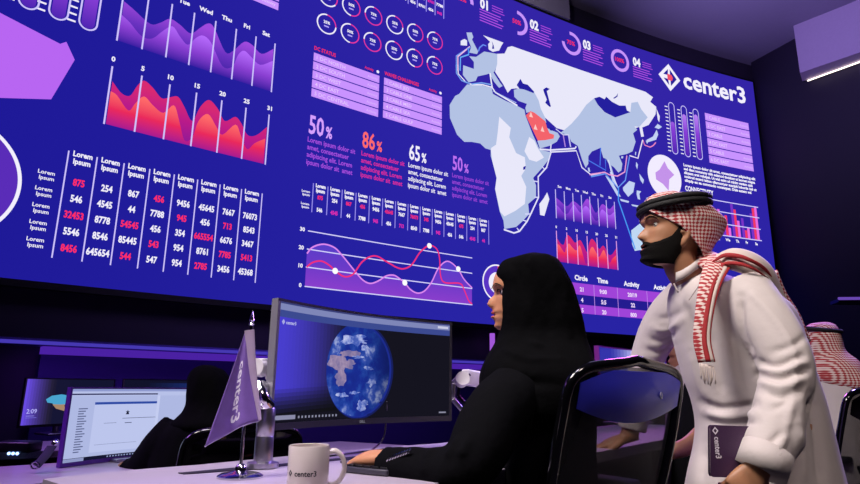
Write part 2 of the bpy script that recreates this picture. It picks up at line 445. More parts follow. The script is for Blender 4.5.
# wave charts ------------------------------------------------------
PCW = dict(u0=-3.0824, du=.179, n=8, vt=3.927, vb=3.454)
RCW = dict(u0=-3.0862, du=.209, n=7, vt=3.234, vb=2.775)
def frac(pts, D):
    L_ = D['du']*(D['n']-1)
    return [((u-D['u0'])/L_, (v-D['vb'])/(D['vt']-D['vb'])) for u, v in pts]
pb = frac(px((124, 1.5), (134, 10), (150, 24), (160, 23), (170, 19), (180, 25), (190.5, 33.7), (200, 28), (208, 23.6), (214, 28), (225, 52), (233, 51), (244, 42), (252, 45), (261.5, 54), (273.4, 49)), PCW)
pf = frac(px((121.5, 15), (130, 23), (141, 36), (152, 38.7), (163, 31), (172.5, 26.5), (180, 37), (187.7, 45), (196, 38), (203, 35.8), (211, 43), (222, 66), (232, 67), (238, 55), (244, 50.9), (251, 57), (260, 65), (272.7, 61)), PCW)
rb = frac(px((35, 232), (60, 265), (85, 273), (105, 246), (125, 230), (150, 250), (175, 280), (200, 277), (222, 276), (240, 305), (262, 345), (285, 305), (310, 285), (335, 310), (355, 345), (385, 333), (402, 352), (420, 385), (445, 385), (475, 362), dx=100, k=2.847), RCW)
rf = frac(px((30, 260), (48, 272), (80, 315), (100, 295), (125, 275), (150, 300), (180, 322), (210, 300), (225, 345), (240, 400), (262, 392), (280, 345), (307, 325), (330, 360), (348, 384), (385, 355), (400, 385), (418, 425), (440, 408), (470, 395), dx=100, k=2.847), RCW)
rp = frac(px((95, 295), (112, 283), (125, 277), (140, 287), (150, 302), (125, 318), dx=100, k=2.847), RCW)
def wave_chart(D, waves, labels, key, name, lab, dots=False):
    s = Scr(); L_ = D['du']*(D['n']-1); H_ = D['vt']-D['vb']
    for i, (pts, stops) in enumerate(waves):
        P = smooth2([(D['u0']+L_*min(max(a, 0), 1), D['vb']+H_*max(b_, .02)) for a, b_ in sorted(pts)], 4)
        mt = emit_grad('%s_%d' % (key, i), stops, 2, ZS(D['vb']), ZS(D['vb']+H_*.8))
        k = len(P); s.raw(P+[(u, D['vb']) for u, v in P], [[j, j+1, k+j+1, k+j] for j in range(k-1)], mt, 1+i*.5)
    for i in range(D['n']):
        u = D['u0']+D['du']*i
        s.line([(u, D['vb']-.01*H_), (u, D['vt'])], .012, C_LINE if not dots else '#f0a8f0', 3)
    for u, t in labels:
        s.text(t, D['u0']+D['du']*u, D['vt']+H_*.09, H_*.085, al='C', bold=.04)
    return s.build(name, vw, lab)
PST = [[(0, '#2a1d9c'), (.5, '#6a32c0'), (1, '#a04ade')], [(0, '#3a1fa2'), (.35, '#8a40d2'), (.8, '#b86cff')]]
RST = [[(0, '#8a1a98'), (.5, '#b81a8a'), (1, '#d82a72')], [(0, '#a81c90'), (.35, '#ea2a5c'), (.75, '#ff6a6a')]]
days = [(.5, 'Sun'), (1.5, 'Mon'), (2.5, 'Tue'), (3.5, 'Wed'), (4.5, 'Thu'), (5.5, 'Fri'), (6.5, 'Sat')]
nums = list(zip(range(7), '0 5 10 15 20 25 31'.split()))
wave_chart(PCW, [(pb, PST[0]), (pf, PST[1])], days, 'purple_wave', 'wave_chart', 'large purple weekday wave chart')
wave_chart(RCW, [(rb, RST[0]), (rf, RST[1])], nums, 'red_wave', 'wave_chart', 'large red wave chart numbered 0 to 31')
SPW = dict(u0=1.677, du=.137, n=8, vt=3.24, vb=2.887)
wave_chart(SPW, [(pb, PST[0]), (pf, PST[1])], days, 'purple_wave_small', 'wave_chart', 'small purple weekday wave chart')
u0, v1 = S(556.5, 233); u1, v0 = S(617.5, 268); vb_ = S(563.5, 262.3)[1]
SRW = dict(u0=S(556.5, 245)[0], du=(u1-S(556.5, 245)[0])/6, n=7, vt=S(557, 231)[1], vb=vb_)
wave_chart(SRW, [(rb, RST[0]), (rf, RST[1])], nums, 'red_wave_small', 'wave_chart', 'small red wave chart', True)

# number tables ----------------------------------------------------
LT = [['875', '546', '32453', '5546', '8456'], ['254', '4545', '8778', '8546', '645654'], ['867', '44', '54545', '85445', '544'], ['456', '7788', '456', '543', '547'],
      ['9456', '945', '354', '954', '954'], ['45645', '456', '665554', '8761', '2785'], ['7667', '713', '6676', '7785', '3456'], ['76073', '8543', '3467', '5413', '45368']]
LRED = {(0, 0), (0, 2), (0, 4), (2, 2), (2, 4), (3, 0), (3, 3), (4, 1), (5, 2), (5, 4), (6, 1), (6, 3), (7, 3)}
s = Scr(); du, ut = .18, -3.277; vt, vb = 2.511, 1.747
for i in range(9): s.line([(ut+du*i, vb), (ut+du*i, vt)], .009, C_LINE)
for i in range(8):
    u = ut+du*(i+.5)
    s.text('Lorem', u, vt-.03, .04, al='C', bold=.035, sq=.85); s.text('Ipsum', u, vt-.085, .04, al='C', bold=.035, sq=.85)
    for j in range(5):
        s.text(LT[i][j], u, 2.27-.117*j, .05, '#ff2f66' if (i, j) in LRED else C_W, 'C', .035, sq=.72)
for j in range(5):
    s.text('Lorem', ut-.06, 2.31-.117*j, .028, al='R', bold=.02); s.text('Ipsum', ut-.06, 2.27-.117*j, .028, al='R', bold=.02)
s.build('number_table', label='wide table of white and red numbers')
s = Scr(); ut, du, vt, vb = -1.370, .1468, 2.705, 2.434
for i in range(15): s.line([(ut+du*i, vb), (ut+du*i, vt)], .009, '#9a90f0')
a1 = '875 254 867 456 9456 45645 7667 76073 345 9456 45645 675 254 867'.split(); a2 = '546 4545 44 7788 945 456 713 8543 7788 945 456 546 4545 44'.split()
for i in range(14):
    u = ut+du*(i+.5)
    s.text('Lorem', u, vt-.03, .034, al='C', bold=.05, sq=.8); s.text('Ipsum', u, vt-.075, .034, al='C', bold=.05, sq=.8)
    s.text(a1[i], u, vt-.14, .036, '#f0307a' if i in (0, 2, 3, 5, 7, 8, 11) else C_W, 'C', .05, sq=.75)
    s.text(a2[i], u, vt-.255, .036, '#e02fb0' if i in (1, 4, 6, 9, 12, 13) else C_W, 'C', .05, sq=.75)
for j in range(2): s.text('Lorem', ut-.03, vt-.1-.115*j, .022, al='R', bold=.03); s.text('Ipsum', ut-.03, vt-.13-.115*j, .022, al='R', bold=.03)
s.build('number_table', label='long narrow table of small numbers')
s = Scr(); ua, va = S(443.5, 19); ub = S(394, 0)[0]; dd = .118
for i in range(9):
    s.line([(ua-dd*i, va), (ua-dd*i, va+.5)], .01, '#a89cff')
    if i < 8:
        for j in range(4): s.text(random.choice(['456', '7788', '945', '354', '8761']), ua-dd*(i+.5), va+.03+.1*j, .034, '#e02fb0' if (i*3+j*2) % 5 == 0 else C_W, 'C', .05)
s.build('number_table', label='small number table cut by the top of the picture')

# ring gauges ------------------------------------------------------
r1 = S(330.8, 20.5)
for row, (cx0, cy0) in enumerate([((326.5, 24)), ((331, -2))]): pass
cent = [[(326.5, 23.8), (349.8, 33), (372, 42.3), (393.8, 50.7), (414.6, 58.5), (434.5, 65.8)], [(329.3, -2), (351, 9.7), (373, 14.9), (394.5, 25.3), (414.7, 33.2), (434.3, 41.0)]]
pc = [[25, 50, 75, 25, 50, 75], [35, 50, 75, 25, 50, 75]]
ru = [S(*c_) for c_ in cent[0]]; sp_ = (ru[-1][0]-ru[0][0])/5; v0r = sum(q[1] for q in ru)/6
v1r = sum(S(*c_)[1] for c_ in cent[1][2:])/4
for row in range(2):
    for i in range(6):
        s = Scr(); cu = ru[0][0]+sp_*i; cv = (v0r, v1r)[row]; p = pc[row][i]
        s.ring(cu, cv, .099, .012, '#e83a9c', 0, p*3.6); s.ring(cu, cv, .099, .014, C_W, p*3.6, 360)
        s.text('%d%%' % p, cu, cv+.003, .030, al='C', bold=.04); s.rect(cu-.026, cv-.032, cu+.026, cv-.018, '#b8a8ff'); s.build('ring_gauge')

# lilac lists ------------------------------------------------------
def list_panel(tl, tr, bl, rows, title, words, label, wr=None, tc=C_RED):
    s = Scr(); u0, v1 = S(*tl); u1 = S(*tr)[0]; v0 = S(*bl)[1]; h = (v1-v0)/rows
    for j in range(rows):
        a = v1-h*j; s.rect(u0, a-h*.88, u1, a, C_LIL)
        s.text('%d %s' % (j+1, words[j % len(words)]), u0+.03, a-h*.66, h*.42, '#e6c8ff', bold=.01); s.text('Activity', u1-.02, a-h*.62, h*.3, '#dcb4ff', 'R')
    if title:
        s.text(title, u0, v1+.03, .04, tc, bold=.03, sq=.8); s.text('Activity', u1-.07, v1+.025, .03, tc, 'R', .02, sq=.8); s.disc(u1-.02, v1+.04, .016, C_W)
    return s.build('list_panel', label=label)
list_panel((313.8, 52.5), (379.3, 76), (311.5, 97.5), 5, 'DC STATUS', ['DC NORTH', 'DC SOUTH', 'DC WEST', 'DC EAST', 'DC CENTRAL'], 'lilac list of five data centres')
list_panel((384, 77.5), (441.8, 97), (382.7, 118.5), 5, 'WAVES CHALLENGES', ['CABLE JED', 'CABLE ONE', 'CABLE MED', 'CABLE SEA', 'CABLE GULF'], 'lilac list of five cables')
list_panel((704.5, 112.8), (748, 122.6), (708.6, 163.5), 6, None, ['CABLE', 'DC EAST'], 'lilac list of six rows below the logo')
s = Scr(); ua, va = S(278, 10.5); s.rect(ua-.4, va, ua, va+.075, C_LIL); s.text('Activity', ua-.03, va+.03, .03, '#e6c8ff', 'R'); s.rect(ua-.4, va+.09, ua, va+.165, C_LIL); s.build('list_panel', label='lilac list end at the top edge')

# percentages ------------------------------------------------------
TX = ['Lorem ipsum dolor sit', 'amet, consectetuer', 'adipiscing elit. Lorem', 'ipsum dolor sit  amet']
for (tl, bl, c1, c2, t) in [((309.5, 114), (309, 133), '#d7a0ff', '#a94fe0', '50'), ((362.5, 130.5), (362, 147), '#ff6a6e', '#e0309a', '86'), ((409, 143.5), (409, 159), C_W, C_W, '65'), ((452.3, 155), (452.5, 169.5), '#c070f4', '#9a45d8', '50')]:
    s = Scr(); u, v1 = S(*tl); v0 = S(*bl)[1]; h = v1-v0
    vs, fs = text_geo(t, h, 'L', .02, .62); wd = max(q[0] for q in vs); s.raw([(u+x, v0+y) for x, y in vs], fs, c1, 3)
    s.text('%', u+wd+.02, v0, h*.62, c1, sq=.62, bold=.03)
    s.build('percentage_text'); s = Scr()
    for j in range(4): s.text(TX[j], u-.005, v0-.086-.072*j, .05, c2, sq=.8, bold=.02)
    s.build('paragraph_text')

# line chart -------------------------------------------------------
s = Scr(); k1 = dict(dx=300, dy=225, k=5.69); k2 = dict(dx=390, dy=225, k=5.69)
vl = [S(308, 231.3)[1], S(307, 249.5)[1], S(306, 267.7)[1], S(304.5, 286.5)[1]]
ul, ur = S(306, 260)[0], S(472, 285)[0]
vl = [(vl[0]+S(471.5, 257.7)[1])/2, (vl[1]+S(471.5, 273)[1])/2, (vl[2]+S(471.5, 288)[1])/2, (vl[3]+S(471.5, 304.7)[1])/2]
A = smooth2(px((38, 163), (70, 127), (130, 110), (190, 127), (235, 170), (320, 275), (360, 317), (400, 333), (445, 318), (490, 290), (530, 286), **k1)+px((45, 300), (80, 328), (115, 368), (155, 388), (195, 375), (235, 325), (275, 245), (325, 207), (380, 245), (420, 310), (465, 358), **k2), 6)
B = smooth2(px((36, 240), (70, 214), (120, 206), (165, 230), (200, 262), (250, 294), (300, 280), (350, 212), (400, 180), (440, 180), (480, 203), (530, 232), **k1)+px((25, 237), (70, 250), (120, 228), (170, 155), (220, 118), (262, 135), (280, 190), (285, 285), (310, 328), (395, 333), (420, 370), (445, 430), (465, 450), **k2), 6)
k = len(A); base = vl[3]
s.raw(A+[(u, base) for u, v in A], [[j, j+1, k+j+1, k+j] for j in range(k-1)], emit_grad('line_fill', [(0, '#8a3ecc'), (.5, '#6a3ac8'), (1, '#5040c8')], 2, ZS(base), ZS(vl[0]-.05)), 1)
s.line(A, .014, '#e08af0', 3); s.line(B, .015, '#f0307a', 3.2)
for j, v in enumerate(vl):
    s.line([(ul, v), (ur, v)], .01, '#d8d4ff', 2); s.text(('30', '20', '10', '0')[j], ul-.03, v-.01, .035, al='R', bold=.04)
for q in [(198, 262, k1), (222, 119, k2), (386, 251, k2), (82, 329, k2)]:
    u, v = px((q[0], q[1]), **q[2])[0]; s.disc(u, v, .028, '#ffffff', 4)
s.build('line_chart')

# capsule gauges ---------------------------------------------------
def capsules(spec, wd, ticks, gkey, va, vb_, tick_side=-1):
    for cu, v0, v1, fv in spec:
        s = Scr(); s.capsule(cu, v0, v1, wd, C_LINE, .012, 3)
        s.capfill(cu, v0+.012, fv, wd-.03, emit_grad(gkey, [(0, '#4a22b0'), (.5, '#8a40d8'), (1, '#c990ff')], 2, ZS(va), ZS(vb_)), 1)
        n = int((v1-v0)/.055)
        for j in range(n):
            v = v0+.03+j*.055
            s.line([(cu-wd/2-.075, v), (cu-wd/2-.02, v)], .014, C_W, 2)
        s.build('capsule_gauge')
c3 = [(S(673, 130)[0], S(675.5, 153.8)[1], S(671, 103)[1], S(673, 122)[1]), (S(685.5, 133)[0], S(688, 157)[1], S(683, 106)[1], S(684, 114.5)[1]), (S(697.5, 136)[0], S(699, 159.8)[1], S(695, 109.5)[1], S(696.5, 115)[1])]
vm0 = sum(q[1] for q in c3)/3; vm1 = sum(q[2] for q in c3)/3
capsules([(a, vm0, vm1, f_) for a, _, _, f_ in c3], .105, 1, 'capsule_fill', vm0, vm1)
c3 = [(S(28, 5)[0], S(28.5, 9.3)[1]), (S(58.5, 12)[0], S(58.5, 20.2)[1]), (S(88.5, 20)[0], S(88.5, 30.2)[1])]
vm = sum(q[1] for q in c3)/3
capsules([(a, vm, vm+.72, vm+.42+.1*i) for i, (a, _) in enumerate(c3)], .118, 1, 'capsule_fill_left', vm, vm+.6)
s = Scr(); P = px((0, 13), (60, 44), (66.3, 42), (74.6, 60), (51, 99.5), (0, 98)); u0 = P[0][0]
s.poly([(u0-.75, P[0][1]-.42), (u0-.3, P[0][1]+.02), (u0-.05, P[0][1]+.03)]+P+[(u0-.5, P[5][1]+.0)], '#b866f2'); s.build('star_shape')
s = Scr(); pr = S(21, 185); a, b_ = S(0, 142)[1], S(0, 228)[1]; dv = (a-b_)/2; cv = (a+b_)/2; d_ = pr[0]-S(0, 185)[0]
R_ = (dv*dv+d_*d_)/(2*d_); cu = pr[0]-R_
s.disc(cu, cv, R_-.012, '#5a2cb8', 1, 64); s.ring(cu, cv, R_-.008, .022, C_W, L=2, n=96); s.disc(cu, cv, R_*.62, '#4022a8', 2, 48); s.build('pie_badge', label='purple disc in a white ring at the left')

# donuts 01..04 ----------------------------------------------------
dn = [((466, 2), (480, -1), '01', '26%', 0, 95), ((519, 24), (530, 20), '02', '50%', 0, 180), ((570.7, 43), (583, 42), '03', '75%', -10, 270), ((619.8, 60.5), (632, 58), '04', '100%', 0, 360)]
ud = [S(*q[0]) for q in dn]; sp_ = (ud[3][0]-ud[1][0])/2; vd = (ud[1][1]+ud[2][1]+ud[3][1])/3
for i, q in enumerate(dn):
    cu = ud[1][0]+sp_*(i-1)-(.0 if i != 1 else .03); s = Scr()
    s.ring(cu, vd, .142, .046, '#c994fb', q[4], q[4]+(q[5] if i != 2 else 275), L=2)
    s.text(q[3], cu-.01, vd-.024, .06, '#f0306a', 'C', .03)
    un = S((479.7, 529.5, 582.5, 632.4)[i], (4, 24, 43, 60)[i])[0]; s.text(q[2], un, vd+.0, .125, C_W, bold=.045, sq=.8)
    for j in range(2): s.rect(un+.18, vd+.085-.034*j, un+.35, vd+.098-.034*j, '#a848dc')
    s.rect(un+.18, vd+.017, un+.37, vd+.03, '#a848dc')
    for j, wd in enumerate((.31, .34, .27, .35, .33)): s.rect(un-.005, vd-.032-.036*j, un+wd, vd-.018-.036*j, '#b050e4')
    s.build('donut_gauge')

# logo -------------------------------------------------------------
s = Scr(); k = dict(dx=650, dy=55, k=12.1)
T_, R_, B_, L_ = px((220, 110), (363, 308), (248, 438), (100, 235), **k); cu = (T_[0]+B_[0]+L_[0]+R_[0])/4; cv = (T_[1]+B_[1])/2; rr = (T_[1]-B_[1])/2; rx = (R_[0]-L_[0])/2
dia = lambda f, g=1: [(cu, cv+rr*f), (cu+rx*f*g, cv), (cu, cv-rr*f), (cu-rx*f, cv)]
s.poly(dia(1), C_W, 1); BGc = '#2a2098'
s.poly([(cu+.07*rx, cv+.62*rr), (cu+.07*rx, cv-.62*rr), (cu+.66*rx, cv)], BGc, 2)
s.poly([(cu-.08*rx, cv+.60*rr), (cu-.56*rx, cv+.14*rr), (cu-.14*rx, cv+.14*rr)], BGc, 2); s.poly([(cu-.08*rx, cv-.60*rr), (cu-.56*rx, cv-.14*rr), (cu-.14*rx, cv-.14*rr)], BGc, 2)
s.poly([(cu-.2*rx, cv+.22*rr), (cu+.2*rx, cv+.22*rr), (cu+.3*rx, cv), (cu+.2*rx, cv-.22*rr), (cu-.2*rx, cv-.22*rr)], '#f0506a', 3)
ut, vt_ = S(683.5, 88); ue = S(745.5, 100)[0]
vs, fs = text_geo('center3', .27, 'L', .025); wd = max(q[0] for q in vs); k = (ue-ut)/wd; vbse = S(685, 89)[1]-.03
vbse = (S(712, 95.5)[1]+S(741, 103)[1]+S(690, 88.7)[1])/3
s.raw([(ut+x*k, vbse+y) for x, y in vs], fs, C_W, 3); s.build('logo')

# right-hand texts and charts -------------------------------------
s = Scr(); u, v1 = S(683, 164); ue = S(755, 180)[0]; v0 = S(685, 181)[1]
for j in range(5):
    t = ['Lorem ipsum dolor sit amet, consectetuer adipiscing elit', 'sed diam nonummy nibh euismod tincidunt ut laoreet magna', 'aliquam erat volutpat. Ut wisi enim ad minim veniam quis', 'nostrud exerci tation ullamcorper suscipit lobortis nisl ut', 'aliquip ex ea commodo consequat. Duis autem vel'][j]
    vs, fs = text_geo(t, .04, 'L', .05); wd = max(q[0] for q in vs); k = (ue-u)*(1, .99, .95, 1, .92)[j]/wd
    s.raw([(u+x*k, v1-.03-(v1-v0)*j/4.4+y) for x, y in vs], fs, C_W, 3)
s.build('paragraph_text')
s = Scr(); cu, cv = S(664.5, 176.5); ra = S(664.5, 155.5)[1]-cv
s.disc(cu, cv, ra, '#f2ecff', 1, 56)
s.poly(px((100, 150), (128, 130), (160, 75), (182, 120), (225, 165), (192, 195), (188, 270), (150, 225), (105, 195), dx=640, dy=150, k=6.615), '#c493ea', 2)
s.build('star_badge')
s = Scr(); u, v = S(685, 190.5); s.text('CONNECTIVITY', u, v, .075, bold=.03, sq=S(712, 194)[0]-u and .72)
ua, ub = S(690, 205)[0], S(757.5, 206)[0]; lv = [(S(706, 199)[1]+S(756.8, 207)[1])/2, (S(722, 212)[1]+S(757.5, 218)[1])/2, (S(722, 223.7)[1]+S(759, 229.5)[1])/2, (S(715, 234.5)[1]+S(760.5, 240.5)[1])/2]
for v in lv: s.line([(ua, v), (ub, v)], .014, '#d0c8ff', 3)
gw = (ub-ua)/7.2; hb = [.5, .7, .95, .55, .97, .65, .95, .8]; H_ = lv[0]-lv[3]
bars = [(.3, .5, .35), (.5, .65, .3), (.8, .55, .75), (.45, .6, .25), (.97, .82, .5), (.6, .25, .35), (.78, .95, 1.02)]
for i, tr_ in enumerate(bars):
    u = ua+gw*i+.04
    for j, h in enumerate(tr_):
        s.rect(u+j*gw*.27, lv[3], u+(j+.95)*gw*.27, lv[3]+H_*h, ('#7a34c8', '#f03a66', '#e86ae0')[j], 1+.3*j)
    s.text(('Su', 'Mo', 'Tu', 'We', 'Th', 'Fr', 'Sa')[i], u+gw*.35, lv[3]-.075, .04, al='C', bold=.04)
s.build('bar_chart')
s = Scr(); u, v = S(721, 258); s.text('EUROPE ASIA', u, v, .085, '#f0306a', bold=.03, sq=.6)
cu, cv = S(755, 262.5); s.disc(cu, cv, .085, C_W, 1); s.ring(cu, cv, .115, .018, C_W, L=2); s.ring(cu, cv, .1, .04, '#f03a6a', 10, 110, L=1.5); s.build('pie_badge', label='small white disc with a red sector at the right edge')
s = Scr(); pl_ = S(482.2, 284); pt_ = S(497.5, 260.7); cv = (S(482.2, 281)[1]); cu = pl_[0]+.2
s.disc(cu, cv, .115, C_W, 1, 48); s.ring(cu, cv, .15, .07, '#5a34c4', 0, 360, L=1.2); s.ring(cu, cv, .192, .016, C_W, L=2); s.ring(cu, cv, .15, .07, '#f0305a', 2, 60, L=1.5); s.build('pie_badge', label='white disc with a purple ring behind the woman in the hijab')
# activity table
s = Scr(); u0 = S(560, 284)[0]; ue = S(700, 300)[0]
va, vb2, vc, vd_ = [(S(567, y0)[1]+S(650, y1)[1])/2 for y0, y1 in ((283, 290.2), (295, 300.5), (303.8, 310.5), (312, 319.3))]
s.rect(u0, vb2, ue, va, '#a044d8'); s.rect(u0, vd_, ue, vc, '#a044d8'); s.rect(u0, vc, ue, vb2, '#241c90', .8)
cols = [S(581, 283)[0], S(602.5, 286)[0], S(631.5, 288)[0], S(661, 291)[0]]
for a in [S(593.5, 285)[0], S(617, 289)[0], S(646.5, 292)[0]]: s.line([(a, vd_), (a, va)], .008, '#c890f0')
rows = [['Circle', '21', '4', '5'], ['Time', '9:00', '5:5', '20'], ['Activity', '20/19', '22', '800'], ['Activity', '21', '18', '20']]
for c_, R_ in zip(cols, rows):
    s.text(R_[0], c_, va+.035, .06, al='C', bold=.04)
    for j, v in enumerate((va-.095, vb2-.085, vc-.09)): s.text(R_[1+j], c_, v, .05, '#f0d8ff', 'C', .04)
s.build('activity_table')
# ------------------------------------------------------------------ world map on the video wall
s = Scr()
LAND, PALE, SEA = '#e9e8fa', '#b3c2e4', '#241f9e'
def land(pts, c_, L): s.poly(px(*pts), c_, L)
AFR = [(466.9,84.5),(459,94),(455,96),(449.5,105),(449.8,118),(456.9,134.8),(464.2,142),(471.6,142),(480,143.5),(485.3,148.5),(490.6,150),(490.6,156.4),(492,161),(496.4,178),(494.9,189),(499.5,211.4),(503.3,220.7),(504.2,229),(510,228),(516,227),(522,221.6),(529,214),(528,204),(535.8,197.4),(535.8,185.3),(533,178),(541.4,168.6),(548.8,159.3),(550.3,152.2),(539.5,149.8),(536.9,144),(532.6,134.5),(525.3,115.6),(524.3,109.8),(517,106),(505.3,100.8),(492.7,94),(491.6,88),(480,85)]
land(AFR, PALE, 1)
land([(499,116.8),(510.6,128),(509,137.4),(515.9,153.2),(524.6,157.4),(525.6,168.6),(521,176),(526,187),(524.6,204),(515,211),(504.2,216.5),(500,212),(494.9,189),(496.4,178),(492,161),(490.6,150),(491,148),(495.8,144.8),(497.4,133)], LAND, 2)
land([(529,137),(524.2,151.3),(529,159.8),(536.3,161.9),(543.7,157.7),(537.4,148.2),(534.2,140.8)], LAND, 2)
land([(547,192.4),(549.2,199.3),(544.2,216),(539.9,215),(539.2,204),(543.3,198.7)], LAND, 1)
land([(463,65.3),(473.7,69),(473.7,62),(469,56.4),(476,57),(484,51.6),(497,54),(501,60),(497,66),(494,72),(486.4,74.5),(477.5,76.5),(475.5,81),(468.5,82.5),(462.7,75)], PALE, 1)
land([(489,73),(493,72),(500,83),(502.5,86),(499,88),(494,82)], PALE, 1)
land([(497,54),(504.3,53.7),(507.4,47.4),(511.7,46.3),(530,52.7),(560,63),(600,76.7),(638,89.5),(645.3,92),(652.7,97.4),(650,102),(656,107),(655.3,114.5),(648.5,125),(642,127.6),(643.7,136.6),(641,137),(639,127),(600,140),(563.7,130.3),(556.4,128.2),(544.8,117.7),(540.5,109),(538.4,100.8),(534,92.4),(516,88.5),(511,89),(507.5,93),(503,84.5),(494.8,72),(497,64)], LAND, 2)
land([(563.7,130.3),(571,124),(578.5,115.6),(585.9,105),(594,98.2),(597.4,105),(604,112.4),(614.8,117.6),(630,112.4),(631,103),(637.4,102),(641,109.5),(647.4,117.6),(639,127),(634,126.5),(637,130),(632.7,133.4),(635.3,141.9),(632.2,151.4),(626.4,154.2),(618.5,155.8),(622,164),(621,170.6),(618,172.7),(613.7,167.4),(610.6,165.3),(613.7,175.8),(611.5,174),(608.5,164),(605.8,159),(603,158),(600,148),(591.6,151.6),(588,156.3),(588,164),(585.3,168),(581.7,159.8),(577.4,146),(571,141.9),(568,135),(560,133)], PALE, 3)
land([(513.5,90),(520,88.5),(528,91),(534,92.4),(538.4,100.8),(540.5,109),(544.8,117.7),(546,123),(540,118),(530,112),(526,113),(525,108),(526.5,104),(518,101),(514,97)], PALE, 3)
land([(546,128),(557.4,133),(559.5,136.6),(556.4,141.9),(549,146),(539.5,148.7),(537,141),(545,138)], PALE, 3)
land([(525.3,115.6),(530,111.3),(534.2,113),(544.8,121.4),(546.4,127.2),(549,133.4),(553.7,135),(553.2,138.7),(544.8,140.3),(537.4,140.8),(530.5,126.6)], '#f4646c', 4)
for q in [(530.5,115), (535,127.5), (542,129.5)]:
    u, v = S(*q); s.poly([(u-.03, v-.03), (u+.03, v-.03), (u, v+.04)], '#ffc9c4', 5)
land([(549,127.3),(553.7,128.8),(552,131),(549.5,130.5)], SEA, 4)
land([(483,35.3),(503.2,42.7),(501,46.3),(499,50.6),(492.7,52),(488.5,49.5),(488,44.2),(490,42)], LAND, 1)
land([(491.6,41),(493.5,46),(494,49),(491.8,49),(492.4,45)], SEA, 2)
land([(466.3,32.6),(471.6,32.6),(473.2,37.4),(471.8,39.5),(478,51.6),(476.9,54.2),(469,52.7),(471,47.4),(468,40)], PALE, 1)
land([(464.2,39),(466.9,40.5),(466.9,45.8),(460.5,45.3),(460.5,41)], LAND, 1)
land([(520,79),(516.3,85.3),(519,89),(523.7,89.7),(533.2,93.4),(533.7,91.8),(527.4,85),(522.6,83.7)], SEA, 4)
land([(542.7,89.7),(545.8,87.6),(549.5,89.2),(546.4,91.3),(548,97.6),(550.6,107),(549,107),(544.8,103),(546.4,99.8),(543.7,93)], SEA, 4)
land([(593.7,98.5),(599,96.9),(604.2,99.5),(605.8,96.9),(611.6,102),(619,105.8),(625.3,105.8),(626.4,110.6),(630,112.4),(621,115.5),(614.8,117.6),(604.2,112.4),(597.4,105)], SEA, 4)
land([(612.5,98.5),(616,96),(617.5,93.2),(617,97),(614,98.8)], SEA, 4)
for P in [[(657.5,124),(661.7,127),(658.5,129.2),(654.3,127.6)], [(656.4,129.8),(658,134.5),(655.9,139.8),(647.4,142.4),(645.9,140.3),(652.7,136.6)], [(645.3,140.8),(648,142),(646.9,144)],
          [(629,181),(634.7,183),(633,192.3),(628,197),(623,190.5),(622.6,187.7)], [(605,175.6),(610.5,179.3),(620.7,197),(617,196)], [(609.5,172),(613,173),(616.5,186),(613,184)],
          [(619.8,198.8),(629,201.3),(628,203),(620.5,201)], [(635.9,162),(637.7,164.8),(637,169.5),(635.6,166.3)], [(639,173.7),(643.7,180),(642.7,184),(640,180)], [(636.5,190.5),(641,191.4),(639,194),(640,199.8),(637.5,199),(636.3,194)],
          [(645.8,198),(654,196),(655,199.8),(648,200)], [(631,204.4),(641,206),(641,208),(632,206)], [(587.5,168),(589,167.6),(590,171.6),(588.3,172)], [(621,156.5),(623.2,156.4),(622.5,158.6),(621,158.4)], [(634.9,152),(636,152),(635.6,155.5),(634.8,155)]]:
    land(P, '#c3d2f4', 2)
land([(655.9,108.2),(659.6,116.6),(659,122.4),(657.5,119.8)], LAND, 2)
land([(643,221),(631,230.5),(632,244.4),(634.7,251),(640,250),(655,254),(668,262),(690,258),(700,235),(680,222),(668,215),(661,224),(655,217)], '#bfd8f4', 1)
land([(523,167),(525.5,166),(525,169.5),(522.8,170)], SEA, 3)
s.build('world_map')
s = Scr()
def cable(pts, c_, wd=.018, L=5, **k): s.line(px(*pts, **k), wd, c_, L)
z4 = dict(dx=480, dy=150, k=5.375); za = dict(dx=510, dy=125, k=9.49); zc = dict(dx=580, dy=140, k=9.49); ze = dict(dx=590, dy=170, k=5.375); z1 = dict(dx=440, dy=20, k=9.49); z2 = dict(dx=440, dy=65, k=9.49)
cable([(125, 428), (180, 447), (210, 437), (250, 385), (270, 345), (312, 255), (310, 145), (355, 95), (380, 12), (515, 5), (545, 95), (595, 135), (645, 125)], '#e8e6ff', **z4)
for a in [((195, 420), (210, 437)), ((228, 378), (252, 385)), ((240, 345), (270, 345)), ((290, 255), (312, 255)), ((285, 168), (310, 172)), ((330, 90), (345, 105))]: cable(a, '#d8d8ff', .014, **z4)
cable([(275, 232), (380, 240), (610, 225), (625, 205)], '#e8e6ff', .02, **za); cable([(385, 185), (378, 260)], '#e8e6ff', .016, **za)
cable([(500, 95), (520, 210)], '#b58ae0', .018, **za); cable([(550, 95), (570, 210)], '#d4d0ff', .018, **za); cable([(430, 40), (500, 95), (552, 95)], '#d8d8f8', .014, **za)
cable([(85, 330), (230, 308), (270, 330), (350, 345), (420, 305), (440, 150)], '#f0a0d8', .017, **zc)
cable([(100, 350), (235, 322), (355, 455), (425, 385), (465, 160)], '#6a9af4', .018, **zc); cable([(465, 150), (545, 175), (590, 0)], '#f0e8ff', .018, **zc)
cable([(192, 75), (185, 245)], '#4a78ec', .016, **zc); cable([(75, 195), (240, 290), (236, 185)], '#4a78ec', .016, **zc); cable([(265, 190), (290, 300), (355, 455)], '#dfe2ff', .017, **zc)
cable([(592, 0), (608, 50), (660, 70), (690, 55), (715, 25)], '#f08ac0', .016, **zc)
cable([(150, 90), (150, 165), (240, 425)], '#4a9af8', .02, **ze)
